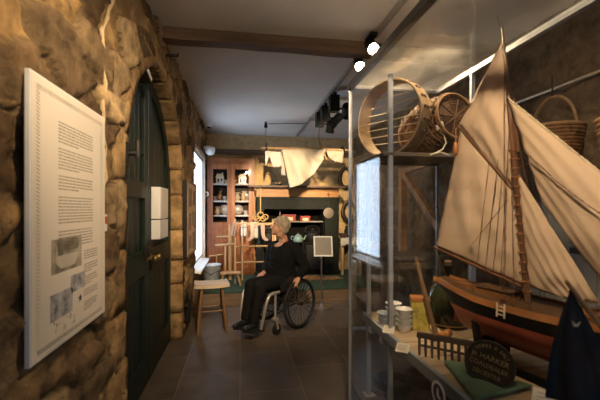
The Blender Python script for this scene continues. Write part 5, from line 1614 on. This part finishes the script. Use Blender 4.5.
# upper shelf: sieve, basket, rope
UZ = 1.775
ax = Vector((-.87, -.49, 0)).normalized()
hc_ = Vector((.955, 2.13, UZ + .245))
hp = thing('wooden_sieve', 'large round bentwood sieve hoop with cords standing on the upper shelf of the case', 'sieve', (hc_.x, hc_.y, UZ))
hw = wood('bentwood', (.30, .21, .125), .5, axis='x')
o_ = Vector((0, 0, .247))
sa = Vector((ax.y, -ax.x, 0)); 
prof = [(.230, -.055), (.240, -.055), (.240, .055), (.230, .055), (.230, -.055)]
MB().lathe(prof, o_, ax, 64, cap=False).build('hoop', hw, hp)
MB().ring(o_ + ax * .051, .238, .006, ax, 64, 6).ring(o_ - ax * .051, .238, .005, ax, 64, 6).build('binding', wood('bentwood_light', (.36, .26, .16), .5), hp)
cdm = MB()
for k in range(7):
    z = -.15 + k * .05; w = math.sqrt(.226 ** 2 - z * z)
    cdm.tube([o_ + sa * -w + Vector((0, 0, z)) - ax * .03, o_ + sa * w + Vector((0, 0, z + .012)) - ax * .03], .0028, 6)
cdm.build('cross_cord', rope_w, hp)
mk = MB()
for k in range(6):
    t = R(58 - k * 17)
    for e_ in (-.018, .012):
        rp = o_ + sa * (-.2395 * math.cos(t)) + Vector((0, 0, .2395 * math.sin(t))) + ax * e_
        mk.ell(rp, (.011, .011, .011), n=8, m=6)
plabel(mk.build('burnt_marks', spar, hp), 'dark burnt marks on the hoop')
wick = mat('brown_wicker', (.17, .085, .035), .6, var=.6, scale=25, bump=.4)
wl2 = mat('pale_wicker_rim', (.26, .15, .07), .6, var=.3, scale=25)
bkA = Vector((-.16, .95, -.16)).normalized()
wb_ = thing('wicker_basket', 'large brown wicker basket lying on its side behind the sieve on the upper shelf', 'basket', (1.225, 2.11, UZ))
bc = Vector((0.0, .0, .190))
fa, fb2 = frame_from(bkA)
def brad(h): return .165 - .8 * (h + .02) ** 2
wv = MB(); rwk = random.Random(12)
for k in range(40):
    h = -.20 + .36 * k / 39
    tl = rwk.uniform(-.012, .012); ph = rwk.uniform(0, 6)
    pts = []
    for i in range(54):
        a = 2 * PI * i / 54; rr_ = brad(h) + .005 * (1 if (i // 2 + k) % 2 else -1) + .004 * math.sin(3 * a + ph)
        pts.append(bc + bkA * (h + tl * math.cos(a + ph)) + (fa * math.cos(a) + fb2 * math.sin(a)) * rr_)
    wv.tube(pts, .0050, 5, closed=True)
wv.build('weave', wick, wb_)
lin = MB()
lin.lathe([(brad(-.2) - .012, -.20), (brad(-.1) - .012, -.10), (brad(0) - .012, 0), (brad(.15) - .012, .15), (brad(.15) - .016, .15), (brad(0) - .016, 0), (brad(-.1) - .016, -.1), (brad(-.2) - .016, -.20), (brad(-.2) - .012, -.20)], bc, bkA, 36, cap=False)
lin.build('lining', mat('dark_wicker_inside', (.06, .032, .016), .9), wb_)
stk = MB()
for i in range(26):
    a = 2 * PI * i / 26
    stk.tube([bc + bkA * h + (fa * math.cos(a) + fb2 * math.sin(a)) * brad(h) for h in (-.20, -.1, 0, .1, .16)], .0055, 6)
for i in range(46):       # loose broken withies standing out of the weave
    a = rwk.uniform(-.6, 3.8); h = rwk.uniform(-.17, .12); d2 = rwk.uniform(-.06, .06)
    p0 = bc + bkA * h + (fa * math.cos(a) + fb2 * math.sin(a)) * (brad(h) + .004)
    p1 = bc + bkA * (h + d2) + (fa * math.cos(a + .45) + fb2 * math.sin(a + .45)) * (brad(h) + .016)
    if p1.z > .02 and p0.z > .02: stk.tube([p0, p0.lerp(p1, .5) + (p0 - bc) * .03, p1], .0032, 5)
stk.build('stakes', wick, wb_)
rim_pts = lambda h, r: [bc + bkA * h + (fa * math.cos(2 * PI * i / 40) + fb2 * math.sin(2 * PI * i / 40)) * r for i in range(40)]
MB().tube(rim_pts(-.205, brad(-.205)), .008, 8, closed=True).tube(rim_pts(.165, brad(.165)), .011, 8, closed=True).build('rim', wl2, wb_)
bsm = MB().lathe([(.001, 0), (.125, 0), (.125, .012), (.001, .012)], bc - bkA * .19, bkA, 30, cap=False)
for k in range(9):
    bsm.ring(bc - bkA * .193, .014 + .0135 * k, .006, bkA, 40, 6)
for k in range(5):
    q = fa * math.cos(PI * k / 5) + fb2 * math.sin(PI * k / 5)
    bsm.tube([bc - bkA * .198 - q * .125, bc - bkA * .198 + q * .125], .004, 6)
bsm.build('base', mat('dark_brown_wicker', (.095, .046, .02), .7, var=.5, scale=25), wb_)
wr_ = thing('white_rope', 'knotted white rope hanging beside the wicker basket on the upper shelf', 'rope', atY(440, 150, 1.93))
wr_.location.z = UZ
kp = Vector(wr_.location)
def wpx(u, v, y=1.90): return atY(u, v, y) - kp
white_rope = mat('white_rope', (.72, .64, .52), .9, bump=.5, bscale=120)
kn = MB()
rk2 = random.Random(6)
for k in range(9):
    c_ = wpx(439 + rk2.uniform(-4, 4), 126 + rk2.uniform(-5, 4))
    kn.ring(c_, .012, .006, (rk2.uniform(-1, 1), rk2.uniform(-1, 1), rk2.uniform(-1, 1)), 14, 6)
kn.build('knot', white_rope, wr_)
MB().tube([wpx(440, 131), wpx(444, 136), wpx(446, 143), wpx(443, 149), wpx(436, 153), wpx(430, 155.2)], .0048, 8).build('tail', white_rope, wr_)
MB().tube([wpx(430, 155), wpx(440, 152), wpx(450, 155.4)], .0045, 8).build('tail', white_rope, wr_)
bxp = thing('folded_board', 'pale slanted wooden board at the far end of the upper shelf', 'board', (.86, 2.27, UZ))
MB().box((.03, 0, .018), (.16, .06, .012), (0, R(-14), 0)).build('board', hw, bxp, smooth=False, bevel=.002)
MB().bb(-.02, .10, -.02, .02, 0, .006).build('batten', hw, bxp, smooth=False)

# ------------------------------------------------------------------ beyond the case: right wall of the room
bench_w = wood('dark_bench_top', (.20, .175, .15), .45, axis='y')
wb2 = thing('workbench', 'dark workbench along the right wall beyond the display case', 'workbench', (1.92, 4.35, 0))
MB().bb(-.36, .38, -.62, .62, .87, .92).build('bench_top', bench_w, wb2, smooth=False, bevel=.004)
MB().bb(-.33, .36, -.58, .58, .77, .87).build('apron', bench_w, wb2, smooth=False)
for sx in (-.31, .33):
    for sy in (-.56, .56):
        MB().bb(sx - .035, sx + .035, sy - .035, sy + .035, 0, .77).build('leg', bench_w, wb2, smooth=False, bevel=.003)
MB().bb(-.31, .33, -.56, .56, .22, .25).build('lower_shelf', bench_w, wb2, smooth=False)
tim = wood('warm_timber', (.36, .19, .085), .55, axis='z')
T0, T1, T2 = atX(403, 172, 2.02), atX(446, 240, 2.02), atX(462, 168, 2.02)
br_ = thing('timber_frame', 'warm brown timber frame with a diagonal brace standing on the dark workbench', 'frame', (2.02, T0.y, .92))
ti = Matrix.Translation(-Vector((2.02, T0.y, .92)))
MB().bb(-.04, .04, -.03, .05, 0, T0.z - .92 + .05).build('upright', tim, br_, smooth=False, bevel=.004)
MB().beam(ti @ T0, ti @ Vector((2.02, T2.y, T0.z + .06)), .06, .06).build('top_rail', tim, br_, smooth=False, bevel=.004)
MB().beam(ti @ T0, ti @ Vector((2.02, T1.y, max(T1.z, .96))), .05, .075).build('diagonal_brace', tim, br_, smooth=False, bevel=.004)
ob = thing('orange_crock', 'round orange glazed crock on the workbench beyond the display case', 'crock', (1.66, 4.22, .92))
MB().lathe([(.0, 0), (.05, 0), (.085, .04), (.08, .08), (.05, .10), (.055, .11), (.045, .11), (.0, .02)], n=24, cap=False).build('pot', mat('orange_glaze', (.50, .20, .06), .3), ob)
MB().lathe([(.05, .108), (.03, .125), (.01, .14), (.002, .142)], n=16).build('lid', tanpot, ob)
lj = thing('dark_lantern', 'dark boxy lantern on the workbench beyond the display case', 'lantern', (1.68, 4.62, .92))
MB().bb(-.07, .07, -.07, .07, 0, .03).bb(-.07, .07, -.07, .07, .22, .25).bb(-.07, -.055, -.07, -.055, .03, .22).bb(.055, .07, -.07, -.055, .03, .22).bb(-.07, -.055, .055, .07, .03, .22).bb(.055, .07, .055, .07, .03, .22).build('frame', iron, lj, smooth=False, bevel=.003)
MB().lathe([(.08, .25), (.03, .31), (.02, .33), (.004, .335)], n=16).build('hood', iron, lj)
MB().lathe([(.03, .03), (.03, .12), (.002, .125)], n=14).build('candle', china, lj)
plk = mat('grey_blue_planks', (.20, .20, .19), .6, var=.2, scale=10, stretch=(1, 1, .1), bump=.2)
pd = thing('plank_cupboard', 'grey-blue plank cupboard door against the right wall behind the model boat', 'cupboard', (2.27, 1.73, 0))
for k in range(5):
    MB().bb(-.03, 0, .185 * k + .003, .185 * (k + 1) - .003, .02, 1.50).build('plank', plk, pd, smooth=False, bevel=.003)
MB().bb(-.05, -.03, .02, .905, .30, .40).bb(-.05, -.03, .02, .905, 1.12, 1.22).build('ledge', plk, pd, smooth=False, bevel=.003)
MB().bb(-.056, -.05, .03, .35, 1.15, 1.19).bb(-.056, -.05, .03, .35, .33, .37).build('strap_hinge', iron, pd, smooth=False)
rail_m = mat('pale_metal_rail', (.62, .52, .38), .3, .8)
hr = thing('picture_rail', 'pale metal rail fixed along the right wall behind the display case', 'rail', (XR - .06, 1.5, 2.34))
MB().tube([(0, -2.2, 0), (0, 1.55, 0)], .013, 10).build('bar', rail_m, hr)
for y in (-2.0, -.9, .3, 1.4):
    MB().tube([(0, y, 0), (.06, y, 0)], .010, 8).build('wall_bracket', rail_m, hr)
def hung_basket(loc, r, h, lab, rz=0):
    o = thing('hanging_basket', lab, 'basket', loc, rz, 'wicker baskets hanging from the wall rail')
    w_ = MB()
    for k in range(12):
        z = -h + h * k / 11; rr_ = r * (.72 + .28 * (k / 11) ** .6)
        w_.tube([((rr_ + .004 * (1 if (i // 2 + k) % 2 else -1)) * math.cos(2 * PI * i / 36), (rr_) * math.sin(2 * PI * i / 36), z) for i in range(36)], h / 20, 6, closed=True)
    w_.lathe([(.001, -h), (r * .72, -h), (r * .72, -h + .012), (.001, -h + .012)], n=24, cap=False)
    w_.build('weave', wick, o)
    MB().ring((0, 0, .005), r * 1.01, .013, (0, 0, 1), 32, 8).build('rim', wl2, o)
    MB().tube([(0, r * math.cos(PI * t / 16), r * 1.25 * math.sin(PI * t / 16)) for t in range(17)], .010, 8).build('handle', wl2, o)
    MB().tube([(0, 0, r * 1.25), (.0, 0, r * 1.25 + .03), (.0, 0, 2.34 - loc[2])], .005, 6).build('hook', iron, o)
hung_basket((XR - .06 - .0, 2.05, 1.98), .17, .24, 'wicker basket hanging from the rail above the grey-blue cupboard, nearest the mast')
hung_basket((XR - .06 - .0, 1.50, 1.92), .19, .26, 'wicker basket hanging from the rail at the far right above the jib')
for o_ in [o for o in COL.objects if o.name.startswith('hanging_basket')]:
    o_.location.x = XR - .30
# ================================================================== TRACK LIGHTS, LIGHT, CAMERA
TX = 1.12
track_m = mat('pale_grey_track', (.42, .40, .38), .4, .5, var=.03)
trk = thing('lighting_track', 'long pale grey lighting track running along the ceiling', 'lighting track', (TX, 0, ZC))
MB().bb(-.018, .018, -.3, 2.845, -.035, 0).bb(-.018, .018, 3.12, 6.95, -.035, 0).build('rail', track_m, trk, smooth=False)
MB().bb(-.035, .10, 5.55, 5.60, -.05, 0).build('feed_box', track_m, trk, smooth=False, bevel=.004)
can_m = mat('black_lamp_metal', (.005, .005, .005), .5, spec=.2)
def lamp_glow(name, col, e):
    if name in MATS: return MATS[name]
    m = bpy.data.materials.new(name); m.use_nodes = True
    nt = m.node_tree; nt.nodes.remove(nt.nodes['Principled BSDF'])
    em = nt.nodes.new('ShaderNodeEmission'); em.inputs[0].default_value = (*col, 1); em.inputs[1].default_value = e
    nt.links.new(em.outputs[0], nt.nodes['Material Output'].inputs['Surface'])
    MATS[name] = m
    return m
WARM = (1.0, .74, .45)
glow = lamp_glow('lamp_glow', (1, .80, .55), 60)
def track_spot(pos, target, watts, label, size=60, col=WARM, blend=.5, drop=0.0, big=False):
    """track spotlight: control box on the track, arm, cylindrical can aimed at a target, lamp"""
    pos = Vector(pos); d = (Vector(target) - pos).normalized()
    t = thing('track_spotlight', label, 'spotlight', pos, 0, 'track spotlights')
    top = ZC - .035 - drop - pos.z
    k = 1.0; co_ = Vector((0, 0, 0))
    if big:
        k = 1.25; co_ = Vector((.15, -.03, -.05))
        MB().bb(-.06, .055, -.06, .06, -.07, .13).bb(-.02, .02, -.05, .05, .13, top).build('control_box', can_m, t, smooth=False, bevel=.004)
        MB().tube([(.05, 0, -.02), (.10, -.01, -.03), tuple(co_ - d * .02)], .012, 8).build('arm', can_m, t)
    else:
        MB().bb(-.03, .03, -.075, .075, .055, top).build('control_box', can_m, t, smooth=False, bevel=.004)
        MB().tube([(0, 0, .06), (0, 0, .01), tuple(-d * .02)], .010, 8).build('arm', can_m, t)
    sc_ = lambda pr: [(a * k, b * k) for a, b in pr]
    a = -d * .06
    MB().lathe(sc_([(.028, -.075), (.040, -.07), (.046, -.05), (.046, .055), (.052, .06), (.052, .085), (.046, .085), (.043, .055)]), co_, d, 24, cap=False).lathe(sc_([(.001, -.075), (.028, -.075)]), co_, d, 24, cap=False).lathe(sc_([(.001, .04), (.044, .04)]), co_, d, 24, cap=False).build('can', can_m, t)
    MB().lathe(sc_([(.001, .062), (.03, .060), (.041, .056)]), co_, d, 24, cap=False).build('lens', glow, t)
    l = bpy.data.lights.new('spot_lamp', 'SPOT'); l.energy = watts; l.color = col
    l.spot_size = R(size); l.spot_blend = blend; l.shadow_soft_size = .04
    o = bpy.data.objects.new('spot_lamp', l); COL.objects.link(o); o.parent = t
    o.location = co_ + d * .095 * k; o.rotation_euler = d.to_track_quat('-Z', 'Y').to_euler()
    return t
ZS = ZC - .20
def on_track(y, z=ZS, dx=0): return (TX + dx, y, z)
track_spot(on_track(5.06, 2.72, .03), (1.1, 6.1, .3), SP['wall'], 'farthest black track spotlight, aimed at the range', 52, big=True)
track_spot(on_track(4.72, 2.72, .03), (-.15, 6.8, 1.25), SP['cab'], 'middle black track spotlight of the far three, aimed at the cabinet', 50, big=True)
track_spot(on_track(4.26, 2.72, .03), (1.9, 7.0, 1.55), SP['right'], 'nearest black track spotlight of the far three, aimed at the wall right of the fireplace', 46, big=True)
track_spot(on_track(2.80, 2.80, -.05), (1.0, 1.3, 1.5), SP['caseA'], 'brightly glowing spotlight in front of the beam, over the display case', 75)
track_spot(on_track(3.16, 2.80, -.03), (.80, 1.6, 1.4), SP['caseB'], 'second glowing spotlight just behind the beam, facing the display case', 60)
track_spot(on_track(1.70, 2.74), (1.10, 2.05, 1.9), SP['basket'], 'added unseen spotlight above the display case aimed at the sieve and basket', 60)  # extra lamp out of view, added to light the upper shelf
track_spot(on_track(.85, 2.74), (2.3, 2.3, 1.5), SP['rwall'], 'added unseen spotlight above the display case aimed at the right wall', 70, blend=.9)  # added out of view to lift the dark planks and right wall
track_spot((.25, 1.07, 2.74), (1.80, 4.5, .95), SP['bench'], 'added unseen spotlight over the corridor aimed past the case at the workbench', 34, blend=.9)  # added fill for the workbench, unseen
track_spot((.25, .20, 2.72), (.92, 1.95, .78), SP['shelf'], 'added unseen spotlight over the corridor aimed at the bowls on the case shelf', 26, blend=.9)  # added fill for the shelf crockery, unseen
# added unseen track over the corridor, carrying spots that brighten the room
TX2 = .25
trk2 = thing('lighting_track', 'added unseen pale grey lighting track over the near end of the corridor', 'lighting track', (TX2, 0, ZC))
MB().bb(-.018, .018, -1.4, 2.0, -.035, 0).build('rail', track_m, trk2, smooth=False)
MB().bb(-.018, .018, -1.42, -1.40, -.035, 0).build('end_cap', can_m, trk2, smooth=False)
track_spot((TX2, .42, 2.72), (1.15, 1.25, 1.72), SP['sail'], 'added unseen spotlight over the corridor aimed at the sails', 52, blend=.8)  # added to light the sails from the room side
track_spot((TX2, .64, 2.72), (-.62, 1.72, 1.75), SP['panel'], 'added unseen spotlight over the corridor aimed at the information panel', 60, blend=1.0)  # added to brighten the panel and near wall
track_spot((TX2, 1.80, 2.67), (.85, 7.1, 1.38), SP['wash'], 'added unseen spotlight over the corridor aimed down the room at the fireplace', 27, blend=.6)  # added wash for the far end, out of view
track_spot((TX2, 1.55, 2.70), (.40, 4.6, .75), SP['person'], 'added unseen spotlight over the corridor aimed down at the person in the wheelchair', 50, blend=1.0)  # added fill for the seated figure and floor
track_spot((TX2, 1.28, 2.74), (-.64, 5.0, 1.1), SP['lwall'], 'added unseen spotlight over the corridor aimed at the framed picture board', 34, blend=1.0)  # added to brighten the left wall past the door
track_spot((TX2, .86, 2.74), (-.70, 3.9, 1.4), SP['door'], 'added unseen spotlight over the corridor aimed at the green door', 60, blend=.9)  # added fill for the door and its jambs

# daylight outside the window
w = bpy.data.worlds.new('daylight'); SC.world = w; w.use_nodes = True
nt = w.node_tree; bg = nt.nodes['Background']
bg.inputs[0].default_value = (.68, .82, 1.0, 1); bg.inputs[1].default_value = SP['sky']
pl = bpy.data.lights.new('window_portal', 'AREA'); pl.shape = 'RECTANGLE'; pl.size = WY1 - WY0; pl.size_y = WZ1 - WZ0
pl.cycles.is_portal = True
po = bpy.data.objects.new('window_portal', pl); COL.objects.link(po)
po.location = (-.70, (WY0 + WY1) / 2, (WZ0 + WZ1) / 2); po.rotation_euler = Vector((1, 0, 0)).to_track_quat('-Z', 'Z').to_euler()

p2_ = bpy.data.lights.new('rear_window_portal', 'AREA'); p2_.shape = 'RECTANGLE'; p2_.size = RX1 - RX0; p2_.size_y = RZ1 - RZ0
p2_.cycles.is_portal = True
po2 = bpy.data.objects.new('rear_window_portal', p2_); COL.objects.link(po2)
po2.location = ((RX0 + RX1) / 2, YR - .10, (RZ0 + RZ1) / 2); po2.rotation_euler = Vector((0, 1, 0)).to_track_quat('-Z', 'Z').to_euler()
cd = bpy.data.cameras.new('camera'); co = bpy.data.objects.new('camera', cd); COL.objects.link(co)
co.location = (0, 0, EYE); co.rotation_euler = (PI / 2, 0, -TH)
cd.sensor_width = 36; cd.lens = F / 600 * 36; cd.shift_y = (HV - 200) / 600
cd.clip_start = .02
cd.dof.use_dof = True; cd.dof.focus_distance = 4.6; cd.dof.aperture_fstop = 3.2
SC.camera = co
SC.view_settings.view_transform = 'Standard'; SC.view_settings.look = 'None'
SC.view_settings.exposure = SP['exposure']; SC.view_settings.gamma = 1
SC.view_settings.use_curve_mapping = False
SC.cycles.max_bounces = 10; SC.cycles.transparent_max_bounces = 32; SC.cycles.diffuse_bounces = 4
SC.cycles.sample_clamp_indirect = 4.0
SC.cycles.caustics_reflective = False; SC.cycles.caustics_refractive = False
